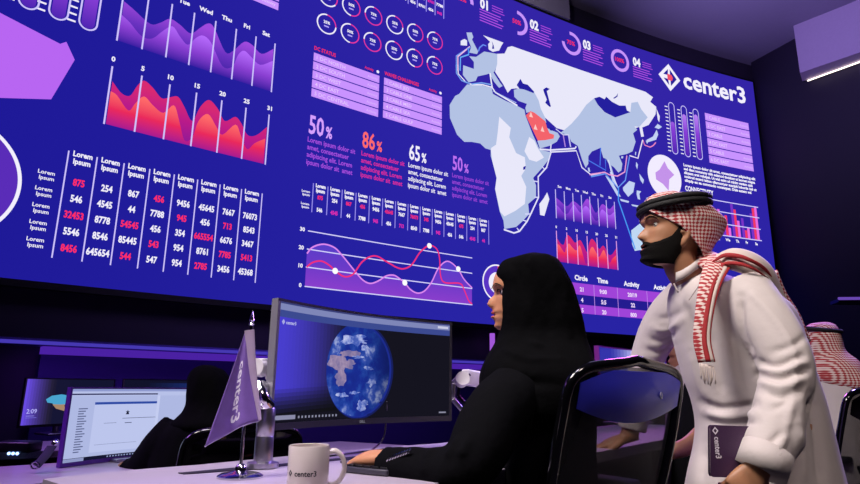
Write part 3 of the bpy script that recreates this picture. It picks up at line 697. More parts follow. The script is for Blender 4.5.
cable([(285, 262), (240, 285), (150, 345), (152, 484)], '#7aa0f0', .014, **z1); cable([(280, 255), (165, 350), (165, 484)], '#f0c0e8', .016, **z1); cable([(270, 330), (190, 358), (186, 484)], '#6ab0f8', .016, **z1); cable([(265, 275), (268, 330)], '#4a9af8', .016, **z1)
cable([(360, 300), (372, 265), (405, 238), (435, 250)], '#6a90f4', .016, **z1)
cable([(150, 0), (152, 80), (200, 150), (290, 185), (390, 172), (485, 190)], '#7aa8f0', .016, **z2); cable([(166, 0), (168, 85), (240, 165), (300, 190), (400, 190), (490, 215)], '#f4f0ff', .014, **z2)
cable([(470, 80), (490, 215), (520, 262), (730, 388)], '#f0f0ff', .02, **z2); cable([(500, 250), (720, 362)], '#a8b8f0', .012, **z2)
s.build('cable_routes')
# slim violet led post on the wall behind the woman
b = MB(); 
u, v = S(490.5, 341)
p = Vector(AP(u, 1.27, .03)); 
b.tube([p, p+V(0, 0, .28)], .035, 8); led = b.build('led_strip', emit('#a258d8', 1)); tag(led, 'short upright violet LED strip on the wall under the video screen', 'led strip')
# ------------------------------------------------------------------ materials of the furniture
M_DESK = mat('white_laminate', '#b9adbf', .35, var=.02, coat=.2)
M_EDGE = mat('grey_edge', '#4a4452', .5)
M_SLOT = mat('slot_shadow', '#1a1424', .6)
M_CHROME = mat('chrome', '#c9c6d0', .12, metal=1, var=.01)
M_STEEL = mat('brushed_steel', '#b4b0bc', .3, metal=1, var=.05)
M_WPL = mat('white_plastic', '#e2dee2', .35, var=.02)
M_BPL = mat('black_plastic', '#0c0b10', .35, var=.02)
M_GLB = mat('gloss_black', '#07070a', .12, coat=.4)
M_GREY = mat('grey_plastic', '#6c6a72', .4)
M_DGREY = mat('dark_grey_plastic', '#22212a', .4)
M_RUB = mat('rubber', '#0a0a0c', .8)
ROW = V(.6, .8, 0)                    # direction of the desk rows
# ------------------------------------------------------------------ near desk
def desk(name, back, front, z, thick, label, legs, slot=None, group=None):
    c = sum((V(*q, 0) for q in back+front), V(0, 0, 0))/(len(back)+len(front))
    base = LOW if z < .7 else 0
    d = empty(name, (c.x, c.y, base), label, 'desk', group)
    b = MB(); b.prism(back+front[::-1], z-thick, z); b.build('worktop', M_DESK, d, smooth=False)
    b = MB(); ed = [V(x, y, z-thick/2) for x, y in front]
    b.tube(ed, (.004, thick*.46), 8, flat=(0, 0, 1)) if False else b.prism([(x+.0, y) for x, y in front]+[(p.x-.012, p.y+.009) for p in ed[::-1]], z-thick-.003, z-thick*.1)
    b.build('edge_band', M_EDGE, d, smooth=False)
    b = MB(); bp = [(x+.10, y-.075) for x, y in back]
    b.prism(bp+[(x+.02, y-.015) for x, y in bp][::-1], base+.15, z-thick-.002); b.build('modesty_panel', M_BPL, d, smooth=False)
    for (x, y) in legs:
        b = MB(); b.box((x, y, (base+z-thick)/2), (.07, .05, z-thick-base-.002), bev=.006); b.box((x+.06, y-.05, base+.015), (.34, .06, .03), bev=.006, xf=None)
        b.build('leg', M_GREY, d)
    if slot:
        b = MB(); b.prism(slot, z+.0005, z+.002); b.build('cable_slot', M_SLOT, d, smooth=False)
    return d
back1 = [(-.851, 1.436), (-.792, 1.52), (-.725, 1.607), (-.609, 1.715), (-.425, 1.94), (-.163, 2.244), (.036, 2.43), (.6, 3.12), (1.25, 4.0)]
front1 = [(-.36, 1.0), (-.25, 1.09), (-.13, 1.22), (-.02, 1.38), (.09, 1.55), (.27, 1.79), (.5, 2.08), (1.08, 2.83), (1.72, 3.7)]
p = [G(x, y, .73) for x, y in ((178, 473.5), (232, 468.5), (262, 466.5), (286, 463.8), (330, 459.5), (372, 455))]
q = [G(x, y, .73) for x, y in ((386, 455.5), (330, 461.5), (286, 466), (262, 469.5), (236, 471), (184, 474.8))]
desk('operator_desk', back1, front1, .73, .035, 'long white control-room desk carrying the mug, the small flag and the near monitor', [(-.45, 1.2), (-.52, 1.66), (.42, 2.35), (.25, 2.5), (1.3, 3.5)], [(a.x, a.y) for a in p+q])
G2 = 'lower desk rows'
back2 = [(-2.35, 2.25), (-1.93, 2.84), (-1.62, 3.12), (-1.25, 3.55), (-.6, 4.35)]
front2 = [(-1.72, 1.95), (-1.53, 2.32), (-1.38, 2.52), (-1.02, 2.98), (-.1, 4.1)]
desk('operator_desk', back2, front2, .57, .035, 'white desk in the lower row under the bright monitor at the left', [(-1.65, 2.4), (-1.85, 2.7), (-.55, 4.0), (-.7, 4.1)], group=None)
back3 = [(-3.6, 2.9), (-2.66, 3.95), (-2.2, 4.25), (-1.5, 4.95)]
front3 = [(-2.9, 2.7), (-2.28, 3.40), (-1.95, 3.62), (-1.1, 4.5)]
desk('operator_desk', back3, front3, .57, .035, 'farthest white desk at the left edge, below the lock-screen monitor', [(-2.75, 3.1), (-2.9, 3.4), (-1.3, 4.5), (-1.5, 4.7)])

# ------------------------------------------------------------------ monitors
def monitor(A, B, z0, z1, sag, label, scr_fn, name='curved_monitor', frame=None, group=None, tilt=0, logo=None, foot=None, casing=None):
    """curved screen between plan points A (left) and B (right), seen from the side of the operator"""
    A = Vector((A[0], A[1], 0)); B = Vector((B[0], B[1], 0)); d = B-A; Lw = d.length; t = d/Lw
    n = Vector((t.y, -t.x, 0))                     # towards the operator
    root = empty(name, (A+B)/2+V(0, 0, z0)-n*.03, label, 'monitor', group)
    def P(s_, z, off=0):
        k = 1-(2*s_-1)**2
        return A+t*(Lw*s_)+n*(-sag*k+off-(z-z0)*tilt)+V(0, 0, z)
    N = 24
    def shell(sa, sb, za, zb, o0, o1, mt, nm, par):
        b = MB()
        for i in range(N+1):
            s_ = sa+(sb-sa)*i/N
            for (o, z) in ((o0, za), (o0, zb), (o1, zb), (o1, za)): b.v.append(tuple(P(s_, z, o)))
        for i in range(N):
            for k in range(4): b.f.append([4*i+k, 4*i+(k+1) % 4, 4*i+4+(k+1) % 4, 4*i+4+k]); b.mi.append(0)
        b.f += [[0, 1, 2, 3], [4*N+3, 4*N+2, 4*N+1, 4*N]]; b.mi += [0, 0]
        return b.build(nm, mt, par, smooth=30)
    shell(0, 1, z0, z1, 0, -.028, casing or frame or M_BPL, 'casing', root)
    bz = .008
    for nm, a in (('bezel', (0, bz/Lw*1.2, z0, z1)), ('bezel', (1-bz/Lw*1.2, 1, z0, z1)), ('bezel', (0, 1, z1-bz, z1)), ('bezel', (0, 1, z0, z0+.018))):
        shell(a[0], a[1], a[2], a[3], .003, 0, (M_GREY if nm == 'bezel' and a[1] < .5 else M_DGREY) if frame is None else frame, nm, root)
    b = MB(); b.box(((A+B)/2 - n*(sag+.05) + V(0, 0, (z0+z1)/2))[:], (.1, .1, .1)) if False else None
    back = MB(); c_ = (A+B)/2-n*(sag+.04)+V(0, 0, (z0+z1)/2)
    R = Matrix.Translation(c_) @ Matrix(((t.x, n.x, 0), (t.y, n.y, 0), (0, 0, 1))).to_4x4()
    back.box((0, 0, 0), (.3, .045, .2), bev=.015, xf=R); back.build('back_housing', M_BPL, root)
    # picture: list of (s0,s1,za,zb,layer,material) or polygons in (s, h)
    class Pic:
        def __init__(s): s.parts = []
        def poly(s, pts, mt, L=1): s.parts.append((pts, mt, L))
        def rect(s, a, b_, c, d_, mt, L=1): s.poly([(a+(c-a)*i/6, b_) for i in range(7)]+[(c+(a-c)*i/6, d_) for i in range(7)], mt, L)
        def text(s, tx, u, v, h, mt, bold=.0, L=3):
            vs, fs = text_geo(tx, h, 'L', bold)
            for f in fs: s.poly([(u+vs[k][0]*(z1-z0)/Lw, v+vs[k][1]) for k in f], mt, L)
    pc_ = Pic(); scr_fn(pc_)
    b = MB(); mats_ = []
    i0, i1, j0, j1 = bz/Lw*1.2, 1-bz/Lw*1.2, z0+.018, z1-bz
    for pts, mt, L in pc_.parts:
        mt = emit(mt) if isinstance(mt, str) else mt
        if mt not in mats_: mats_.append(mt)
        # cut along s so that the picture follows the curve
        bm = bmesh.new(); vv = [bm.verts.new((u, v, 0)) for u, v in pts]
        bm.faces.new(vv); bmesh.ops.triangulate(bm, faces=bm.faces[:])
        if max(u for u, v in pts)-min(u for u, v in pts) > .12:
            for k in range(1, 16): bmesh.ops.bisect_plane(bm, geom=bm.verts[:]+bm.edges[:]+bm.faces[:], plane_co=(k/16, 0, 0), plane_no=(1, 0, 0))
        bm.verts.index_update()
        b.add([P(i0+(i1-i0)*x.co.x, j0+(j1-j0)*x.co.y, .0008+.0006*L) for x in bm.verts], [[x.index for x in f.verts] for f in bm.faces], mats_.index(mt)); bm.free()
    me = b.mesh('picture', False); link('picture', me, mats_, root, smooth=False)
    if logo:
        vs, fs = text_geo(logo, .008, 'C', .02); b = MB()
        b.add([P(.5+x/Lw, z0+.005+y, .0036) for x, y in vs], fs); link('maker_mark', b.mesh('m', False), emit('#9a98a8', .6), root, smooth=False)
    if foot:
        b = MB(); zf = foot; cc = (A+B)/2-n*(sag+.10)
        b.tube([cc+V(0, 0, zf+.01), cc+V(0, 0, (z0+z1)/2)], .022, 12); b.tube([cc+V(0, 0, (z0+z1)/2), c_], .02, 10); b.build('stand_neck', M_STEEL, root)
        b = MB(); R2 = Matrix.Translation(cc+n*.06+V(0, 0, zf+.0085)) @ Matrix(((t.x, n.x, 0), (t.y, n.y, 0), (0, 0, 1))).to_4x4()
        b.box((0, 0, 0), (.26, .2, .014), bev=.006, xf=R2); b.build('stand_base', M_STEEL, root)
    return root, P
def noise_mat(key, stops, scale, detail=6, dim=None, strength=1):
    if key in _mats: return _mats[key]
    m = bpy.data.materials.new(key); m.use_nodes = True; nt = m.node_tree; nt.nodes.clear()
    e = nt.nodes.new('ShaderNodeEmission'); o = nt.nodes.new('ShaderNodeOutputMaterial'); tc = nt.nodes.new('ShaderNodeTexCoord')
    nz = nt.nodes.new('ShaderNodeTexNoise'); nz.inputs['Scale'].default_value = scale; nz.inputs['Detail'].default_value = detail; nz.inputs['Roughness'].default_value = .62
    cr = nt.nodes.new('ShaderNodeValToRGB')
    while len(cr.color_ramp.elements) < len(stops): cr.color_ramp.elements.new(.5)
    for el, (p_, h) in zip(cr.color_ramp.elements, stops): el.position = p_; el.color = lin(h)
    nt.links.new(tc.outputs['Object'], nz.inputs['Vector']); nt.links.new(nz.outputs['Fac'], cr.inputs[0]); nt.links.new(cr.outputs[0], e.inputs[0])
    e.inputs[1].default_value = strength; nt.links.new(e.outputs[0], o.inputs[0]); _mats[key] = m; return m
def earth_mat(key, stops, scale):
    m = noise_mat(key, stops, scale, 9); nt = m.node_tree; e = [n for n in nt.nodes if n.type == 'EMISSION'][0]; cr = [n for n in nt.nodes if n.type == 'VALTORGB'][0]
    g = nt.nodes.new('ShaderNodeNewGeometry'); sx = nt.nodes.new('ShaderNodeSeparateXYZ'); nt.links.new(g.outputs['Position'], sx.inputs[0])
    r = nt.nodes.new('ShaderNodeMapRange'); r.inputs[1].default_value = -.215; r.inputs[2].default_value = -.10; nt.links.new(sx.outputs[0], r.inputs[0])
    mx = nt.nodes.new('ShaderNodeMix'); mx.data_type = 'RGBA'; nt.links.new(r.outputs[0], mx.inputs[0]); nt.links.new(cr.outputs[0], mx.inputs[6]); mx.inputs[7].default_value = lin('#0d1546')
    nt.links.new(mx.outputs[2], e.inputs[0]); return m
EARTH = earth_mat('earth_picture', [(0, '#131c66'), (.45, '#1a2c8e'), (.52, '#20409c'), (.58, '#3a54b0'), (.62, '#7c8cc8'), (.72, '#c4cdf0')], 11)
EARTHN = earth_mat('earth_clouds', [(0, '#24389a'), (.42, '#4a62b8'), (.52, '#8c9ad8'), (.68, '#d4daf6')], 40)
EARTHL = earth_mat('earth_land', [(0, '#4a4a94'), (.45, '#7a709e'), (.6, '#9a86a8'), (.75, '#b8a8c8')], 30)
def pic_main(p):
    n = 28
    SKY = emit_grad('nebula', [(0, '#0f0e1c'), (.18, '#1d1a70'), (.5, '#4a3cd0'), (.75, '#3a30b4'), (1, '#1f2070')], 2, .86, 1.15)
    p.rect(0, 0, 1, 1, '#15141f', 0)
    for i in range(22):                                    # the blue nebula at the left of the picture, fading to black
        a = i/22*.43; f = 1-(i/21)**1.6
        c_ = [int(round(20+(c-20)*f)) for c in (72, 62, 205)]; h = '#%02x%02x%02x' % tuple(c_)
        p.rect(a, .30+.05*i/22, a+.43/22+.001, .9, h, .5)
        for j in range(8):
            g = f*(1-j/8)**1.2; c2 = [int(round(16+(c-16)*g)) for c in (72, 62, 205)]
            v1_ = .30+.05*i/22-j*.032; p.rect(a, v1_-.032, a+.43/22+.001, v1_, '#%02x%02x%02x' % tuple(c2), .5)
    cx, cy, rx, ry = .465, .46, .185, .44
    disc = lambda r, dx=0: [(cx+dx+rx*r*math.cos(2*PI*k/48), cy+ry*r*math.sin(2*PI*k/48)) for k in range(48)]
    p.poly(disc(1.06, .012), '#171f5c', 1); p.poly(disc(1.03, .006), '#1d2c8c', 1.2); p.poly(disc(1), EARTH, 1.5)
    def blob(x, y, a_, b2, seed, mt, L=2, n_=30, amp=.75):
        P_ = []
        for k in range(n_):
            t_ = 2*PI*k/n_; r_ = 1+amp*noise.noise(V(seed*3.1+1.7*math.cos(t_), 1.7*math.sin(t_), seed))+.5*amp*noise.noise(V(seed+4.5*math.cos(t_), 4.5*math.sin(t_), 9.0))
            P_.append((x+a_*r_*math.cos(t_), y+b2*r_*math.sin(t_)))
        p.poly(P_, mt, L)
    blob(cx-.115, cy+.06, .055, .06, 7.3, EARTHL, 2, 30, .5); blob(cx-.1, cy-.07, .032, .085, 8.6, EARTHL, 2.1, 30, .5); blob(cx-.05, cy+.05, .028, .045, 2.9, EARTHL, 2.2, 30, .6); blob(cx-.05, cy+.15, .06, .03, 11.4, EARTHL, 2.25, 30, .7)
    for k, (x, y, a_, b2) in enumerate([(-.02, .29, .075, .05), (.05, .2, .03, .04), (.03, -.33, .035, .04), (-.02, -.22, .03, .012), (.06, .02, .03, .015), (.0, .12, .03, .012), (.08, -.12, .025, .03), (-.09, -.24, .03, .02)]): blob(cx+x, cy+y, a_, b2, 5.1+k*1.37, EARTHN, 2.3+.1*k, 26, 1.0)
    p.rect(0, .93, 1, .985, '#7f86b8', 2); p.rect(0, .985, 1, 1, '#3a3f78', 2); p.rect(0, .87, 1, .93, '#3c4a90', 2); p.rect(.93, .945, .99, .97, '#c9cbe4', 3)
    p.poly([(.013, .83), (.022, .855), (.031, .83), (.022, .805)], '#a8a8e0', 3); p.text('center3', .037, .815, .03, '#b8b8ea', .03)
    p.rect(.01, .025, .12, .06, '#8a8aa8', 3)
    for k in range(12): p.rect(.135+k*.019, .03, .143+k*.019, .05, '#8c8ca4', 3)
    p.rect(.94, .03, .98, .045, '#8c8ca4', 3)
mA = W(270.5, 430, 1.66); mB = W(451, 425, 2.26)
mon1, P1 = monitor((mA.x-.004, mA.y), (mB.x, mB.y), .822, 1.172, .055, 'large curved monitor showing the blue Earth, on the near desk', pic_main, logo='DELL', casing=mat('silver_plastic', '#85838d', .35))
def pic_doc(p):
    p.rect(0, 0, 1, 1, '#aeb8e2', 0); p.rect(0, .965, 1, 1, '#8f9ace', 1); p.rect(0, .90, 1, .965, '#b7c0e8', 1); p.rect(.0, .915, .62, .935, '#2b2c58', 2)
    p.rect(.0, 0, 1, .05, '#141630', 2); p.rect(.0, 0, .14, .045, '#8f98c4', 3)
    p.rect(.17, .1, .62, .80, '#bcc5ec', 1); p.rect(.17, .775, .62, .81, '#2c4aa4', 2)
    for k in range(18): p.rect(.06, .12+k*.035, .1+(k*7 % 5)*.006, .135+k*.035, '#5a628c', 2)
    p.poly([(.40, .62), (.425, .62), (.4125, .69)], '#181a34', 3); p.rect(.40, .655, .425, .665, '#181a34', 3)
    p.rect(.38, .56, .62, .567, '#3a4068', 3); p.rect(.40, .49, .45, .5, '#3a4068', 3); p.rect(.25, .5, .34, .506, '#6a7298', 3); p.rect(.2, .2, .5, .205, '#7a82ac', 3)
    for k in range(10): p.rect(.3+k*.02, .015, .31+k*.02, .035, '#8c96c4', 3)
    p.rect(.62, .05, .64, .9, '#c4ccf0', 1.5); p.rect(.86, .7, .99, .78, '#e4e8fa', 2); p.rect(.88, .73, .92, .745, '#4a527c', 3)
a, b_ = W(59.5, 468, 2.83), W(205, 452, 3.5)
M_VIO = mat('violet_plastic', '#5a2c8e', .35)
monitor((a.x, a.y), (b_.x, b_.y), a.z, a.z+.345, .05, 'bright white monitor with an open document, left of the seated woman', pic_doc, frame=M_VIO, foot=.57)
def pic_lock(p):
    for i in range(16):
        f = max(0, 1-i/11); c_ = [int(22+(c-22)*f) for c in (104, 76, 224)]; c_[2] = max(c_[2], 52)
        p.rect(i/16*.5, 0, (i+1)/16*.5+.001, 1, '#%02x%02x%02x' % tuple(c_), 0)
    p.rect(.5, 0, 1, 1, '#131430', 0)
    p.poly([(.25, .55), (.31, .63), (.42, .66), (.55, .62), (.72, .72), (.72, .40), (.5, .3), (.38, .36), (.33, .46), (.27, .48)], '#4aa4cf', 1)
    p.poly([(.33, .44), (.42, .43), (.6, .44), (.72, .48), (.72, .3), (.5, .27), (.38, .34)], '#a8876a', 1.5)
    p.poly([(.47, .4), (.5, .52), (.53, .5), (.55, .4), (.53, .33), (.49, .33)], '#1c1a30', 2)
    p.text('2:09', .045, .25, .1, '#b9b4ff', .01); p.rect(.045, .19, .14, .2, '#9a94f0', 2); p.rect(.045, .15, .17, .16, '#7a74e0', 2)
a, b_ = W(18, 430, 4.3), W(110, 423, 4.85)
monitor((a.x, a.y), (b_.x, b_.y), a.z+.01, a.z+.345, .04, 'lock-screen monitor with a beach picture at the far left', pic_lock, foot=.57)
def pic_dark(p):
    p.rect(0, 0, 1, 1, '#11122a', 0)
    for i in range(10): p.rect(.3+i*.07, .0, .37+i*.07, .93, '#%02x%02x%02x' % (18+i, 22+3*i, 52+8*i), 1)
    p.rect(.88, .86, .97, .88, '#b8c4f4', 2)
a, b_ = W(118, 424, 4.95), W(206, 420, 5.4)
monitor((a.x, a.y), (b_.x, b_.y), a.z+.01, a.z+.345, .03, 'dark monitor mostly hidden behind the bright document monitor', pic_dark, foot=.5)
def pic_glow(p):
    for i in range(20):
        f = max(0, 1-abs(i-12)/9)**1.3; c_ = [int(a_+(b2-a_)*f) for a_, b2 in zip((52, 52, 170), (226, 226, 255))]
        p.rect(i/20, 0, (i+1)/20+.001, 1, '#%02x%02x%02x' % tuple(c_), 0)
a, b_ = W(600, 385, 3.6), W(668, 385, 4.15)
monitor((a.x, a.y), (b_.x, b_.y), W(597.5, 382, 3.6).z-.05, W(597.5, 345.5, 3.6).z, .03, 'monitor with a blue-white glow, between the office chair and the standing man', pic_glow, frame=mat('magenta_plastic', '#8a2f9e', .4), foot=.73)
def pic_list(p):
    p.rect(0, 0, 1, 1, '#1a1d3c', 0)
    for k in range(6): p.rect(.3, .1+.14*k, .98, .18+.14*k, '#5a72b8', 1)
a, b_ = W(545, 382, 3.0), W(591, 380, 3.5)
monitor((a.x, a.y), (b_.x, b_.y), W(589, 384, 3.5).z, W(589, 345, 3.5).z, .03, 'small edge of a listing monitor, right behind the back of the woman in the hijab', pic_list, foot=.73)

# ------------------------------------------------------------------ monitor arms
def beam(b, p, q, w_, h_, mi=0):
    p, q = Vector(p), Vector(q); d = (q-p); t = d.normalized(); s_ = t.cross(V(0, 0, 1)).normalized(); u = s_.cross(t)
    M_ = Matrix((s_, t, u)).transposed().to_4x4(); M_.translation = (p+q)/2
    b.box((0, 0, 0), (w_, d.length, h_), mi, M_, bev=min(w_, h_)*.2)
base = G(262.5, 468, .73); hub = V(base.x, base.y, 0)
arm = empty('monitor_arm', (base.x, base.y, .73), 'white and chrome monitor arm with a steel pole, behind the small flag', 'monitor arm')
b = MB(); b.lathe([(.04, 0), (.04, .012), (.024, .016), (.0235, .075), (.0225, .077), (.0235, .079), (.0235, .145), (.02, .15)], (hub.x, hub.y, .7322)); b.build('pole', M_STEEL, arm)
b = MB(); p0 = hub+V(0, 0, .885); p1 = W(262, 398, base.y-.02); p2 = W(271, 386, base.y+.10)
b.tube([p0, p1, W(259, 385, base.y)], [.022, .02, .02], 14, sub=5); b.tube([W(256, 398, base.y-.02), W(264, 388, base.y), W(276, 384, base.y+.08)], .014, 12, sub=6); b.build('elbow', M_CHROME, arm)
b = MB(); k1_ = W(255, 367, base.y+.02); k2_ = W(268, 370, base.y+.1)
b.tube([k1_, k1_.lerp(k2_, .5)], .024, 20, sub=2); beam(b, k1_.lerp(k2_, .2), W(272, 367, 1.85), .03, .05); b.build('upper_arm', M_WPL, arm)
b = MB(); tip = (Vector((mA.x, mA.y, 0))+Vector((mB.x, mB.y, 0)))/2+V(-.13, .09, .99); beam(b, W(268, 372, 1.84), tip, .035, .05); b.build('fore_arm', M_WPL, arm)
arm2 = empty('monitor_arm', (.03, 2.36, .73), 'white monitor arm with an angular bracket, right of the near monitor', 'monitor arm')
y_ = 2.33
b = MB(); b.lathe([(.035, 0), (.035, .012), (.02, .016), (.02, .12)], (W(474, 440, y_).x, y_, .7322)); b.build('pole', M_STEEL, arm2)
b = MB(); q = [W(464, 372, y_), W(453, 383, y_), W(452.5, 399, y_), W(466, 414, y_), W(476, 420, y_)]
for i in range(4): beam(b, q[i], q[i+1], .03, .018)
b.build('bracket', M_STEEL, arm2)
b = MB(); q2 = [W(470, 374, y_+.03), W(459, 386, y_+.03), W(458, 396, y_+.03), W(470, 408, y_+.03)]
for i in range(3): beam(b, q2[i], q2[i+1], .02, .012)
b.build('inner_bracket', mat('dark_metal', '#2c2838', .3, metal=.8), arm2)
b = MB(); c_ = W(463, 378, y_-.03); b.tube([c_, c_+V(-.004, .05, -.01)], [.026, .026], 24); b.build('joint_knob', M_WPL, arm2)
b = MB(); beam(b, W(464, 377, y_+.03), W(482, 380, y_+.1), .04, .06); b.build('upper_arm', M_WPL, arm2); b = MB(); beam(b, W(475, 420, y_), V(W(474, 440, y_).x, y_, .85), .03, .03); b.build('lower_arm', M_WPL, arm2)

# ------------------------------------------------------------------ mug
mx_, my_ = W(308.5, 465, 1.28).x, 1.28
mug = empty('mug', (mx_, my_, .73), 'white ceramic mug with a small dark printed mark, on the near desk', 'mug')
r = .0405; hm = W(308, 445, 1.28).z-.73
b = MB(); b.lathe([(.028, 0), (r-.002, 0), (r, .004), (r, hm-.002), (r-.0012, hm), (r-.003, hm-.001), (r-.0035, .006), (.001, .005)], (mx_, my_, .7302), 48)
b.build('body', mat('white_ceramic', '#d8ccc9', .25, coat=.5, var=.01), mug)
b = MB(); hd = V(.95, .3, 0)
hp = [V(mx_, my_, .73)+hd*d+V(0, 0, z) for d, z in ((r-.003, hm*.84), (r+.012, hm*.87), (r+.027, hm*.74), (r+.032, hm*.52), (r+.026, hm*.31), (r+.012, hm*.19), (r-.003, hm*.2))]
b.tube(hp, (.0065, .0045), 12, sub=6); b.build('handle', _mats['white_ceramic'], mug)
vs, fs = text_geo('center3', .0105, 'L', .02); b = MB(); wd = max(q_[0] for q_ in vs); a0 = math.atan2(-1, -.2)
az = lambda x: math.atan2(-1, .05)-.0+(x-.5*wd)/r-.10
b.add([(mx_+(r+.0003)*math.cos(az(x+.004)), my_+(r+.0003)*math.sin(az(x+.004)), .73+hm-.0545+y) for x, y in vs], fs)
dm = [(-.0065, .005), (-.012, .0115), (-.0175, .005), (-.012, -.0015)]; di = [(-.0095, .005), (-.012, .008), (-.0145, .005), (-.012, .002)]
vs = dm+di; b.add([(mx_+(r+.0003)*math.cos(az(x+.004)), my_+(r+.0003)*math.sin(az(x+.004)), .73+hm-.0545+y) for x, y in vs], [[k, (k+1) % 4, 4+(k+1) % 4, 4+k] for k in range(4)])
link('printed_mark', b.mesh('m', False), mat('mark_ink', '#1a1420', .5), mug, smooth=False)

# ------------------------------------------------------------------ desk flag
fp = G(240, 477.5, .73); fx, fy = fp.x, fp.y
flag = empty('desk_flag', (fx, fy, .73), 'small violet flag with white lettering on a chrome stand, on the near desk', 'flag')
b = MB(); b.lathe([(.052, 0), (.052, .004), (.044, .009), (.03, .011), (.014, .016), (.012, .024), (.006, .03)], (fx, fy, .7302), 40); b.build('base', M_CHROME, flag)
top = W(251.5, 326, fy+.01); b = MB(); b.tube([(fx, fy, .755), top], .0038, 12); b.build('pole', M_CHROME, flag)
b = MB(); d = (top-V(fx, fy, .755)).normalized()
b.lathe([(.003, 0), (.007, .004), (.0035, .009), (.0065, .014), (.005, .019), (.0015, .034), (.0005, .036)], top, 16); b.build('finial', M_CHROME, flag)
vcl = bpy.data.materials
FLAGM = mat('violet_satin', '#7a58ae', .45, var=.12, scale=60, sheen=.3)
A0, A1 = W(250.5, 331, fy), W(259, 421, fy-.01); B0, B1 = W(245, 332, fy-.004), W(207.5, 446, fy-.05)
def flag_pt(s_, t_, off=0):
    a = A0.lerp(A1, t_); bb = B0.lerp(B1, t_)
    p_ = a.lerp(bb, s_); amp = .012*math.sin(s_*9+t_*2.0)*t_ + .010*math.sin(s_*4.5-.8)*t_
    bow = math.sin(PI*s_)*.008*t_
    return p_+V(0, amp-off, bow)
b = MB(); n1, n2 = 26, 30
for j in range(n2+1):
    for i in range(n1+1): b.v.append(tuple(flag_pt(i/n1, j/n2)))
for j in range(n2):
    for i in range(n1): b.f.append([j*(n1+1)+i, j*(n1+1)+i+1, (j+1)*(n1+1)+i+1, (j+1)*(n1+1)+i]); b.mi.append(0)
cl = b.build('cloth', FLAGM, flag, smooth=True); md = cl.modifiers.new('thick', 'SOLIDIFY'); md.thickness = .0012
b = MB(); b.tube([flag_pt(s_, 1.0) for s_ in lins(0, 1, 24)], .0012, 6); b.build('hem', mat('pale_trim', '#d8cfe8', .5), flag)
vs, fs = text_geo('center3', 1, 'L', .02); wd = max(q_[0] for q_ in vs); b = MB()
# letters run down the cloth
b.add([flag_pt(.60-.02*(x/wd)+.07-y*.25, .30+.62*x/wd, .0016) for x, y in vs], fs); link('lettering', b.mesh('m', False), mat('white_print', '#f0eaf8', .5), flag, smooth=False)
b = MB(); a = W(247.5, 331, fy-.002)
sl = [W(249.5, 330, fy-.006), W(252, 365, fy-.006), W(257, 400, fy-.008), W(260, 420, fy-.01)]
b.tube(sl, [(.012, .003), (.010, .003), (.006, .003), (.004, .003)], 10, sub=5, flat=(1, 0, 0)); b.build('sleeve', mat('pale_satin', '#b9a4c6', .5), flag)

# ------------------------------------------------------------------ small things on the desk
kc = G(385, 472.5, .73); kb = V(-.165, 1.72, .7425)
kd = V(.5, .86, 0).normalized(); kn = V(kd.y, -kd.x, 0)
kb = G(343, 468.5, .74)+kd*.215+kn*.065
key = empty('keyboard', (kb.x, kb.y, .73), 'slim dark keyboard under the hand of the woman in the hijab', 'keyboard')
R = Matrix((kd, kn, V(0, 0, 1))).transposed().to_4x4(); R.translation = V(kb.x, kb.y, .7385)
b = MB(); b.box((0, 0, 0), (.43, .13, .014), bev=.004, xf=R); b.build('case', mat('keyboard_grey', '#3a3844', .35), key)
for i in range(14):
    for j in range(5):
        b = MB(); b.box((-.195+.03*i, -.05+.025*j, .0092), (.025, .02, .005), bev=.0015, xf=R); b.build('key', M_BPL, key)
def cord(pts, r_, label, name='cable'):
    b = MB(); b.tube(pts, r_, 8, sub=8); o = b.build(name, M_BPL, smooth=True); return tag(o, label, 'cable')
cord([tip+V(.16, .0, -.1), W(384, 436, 2.15), W(372, 450, 2.05), V(*G(360, 461, .734)), V(*G(356, 466, .734))], .0028, 'thin black cable hanging from the near monitor down to the keyboard')
cord([V(*G(330, 456, .7345)), V(*G(372, 450.5, .7345)), V(*G(400, 447.5, .7345)), V(*G(414, 451, .7345)), V(*G(420, 455, .7345))], .0026, 'thin black cable lying in a curve on the desk under the near monitor')
cord([V(*G(341, 462, .7345)), V(*G(362, 456, .7345)), V(*G(386, 457, .7345)), V(*G(398, 458.5, .7345))], .0024, 'shorter black cable lying straight across the desk behind the mug')
# strap with a metal clasp hanging at the bright monitor
st = empty('bag_strap', W(45, 466, 2.75), 'dark blue strap with a metal clasp lying against the bright document monitor', 'strap')
b = MB(); y_ = 2.70; b.tube([W(52, 446, y_+.03), W(46, 455, y_), W(40, 462, y_-.02), W(36, 466, y_-.03)], (.022, .004), 10, sub=5, flat=(1, 0, 0)); b.build('webbing', mat('navy_webbing', '#1c1a3c', .8), st)
b = MB(); b.tube([W(57, 440, y_+.05), W(55, 442.5, y_+.04), W(52.5, 445, y_+.03)], [.008, .012, .008], 8, sub=4); b.build('swivel_clip', M_CHROME, st); b = MB(); c_ = W(35, 465.5, y_-.03)
b.tube([c_+V(.016*math.cos(a), 0, .014*math.sin(a)) for a in lins(0, 2*PI, 14)[:-1]], .004, 8, closed=True); b.build('clasp', M_CHROME, st)
dk = G(9, 455, .45); do = V(-2.12, 3.43, .60)
dock = empty('docking_station', (-2.36, 3.52, .57), 'small black dock with a bright blue light at the left edge', 'dock')
e1 = W(9, 454.5, 3.35)
b = MB(); b.box((e1.x-.02, e1.y+.09, .6), (.2, .12, .055), bev=.01); b.build('case', M_BPL, dock)
for k in range(3):
    b = MB(); b.sphere((e1.x-.02+.022*k, e1.y+.028, e1.z+.002), .008, 8); b.build('indicator_light', emit('#8fb4ff', 4), dock)
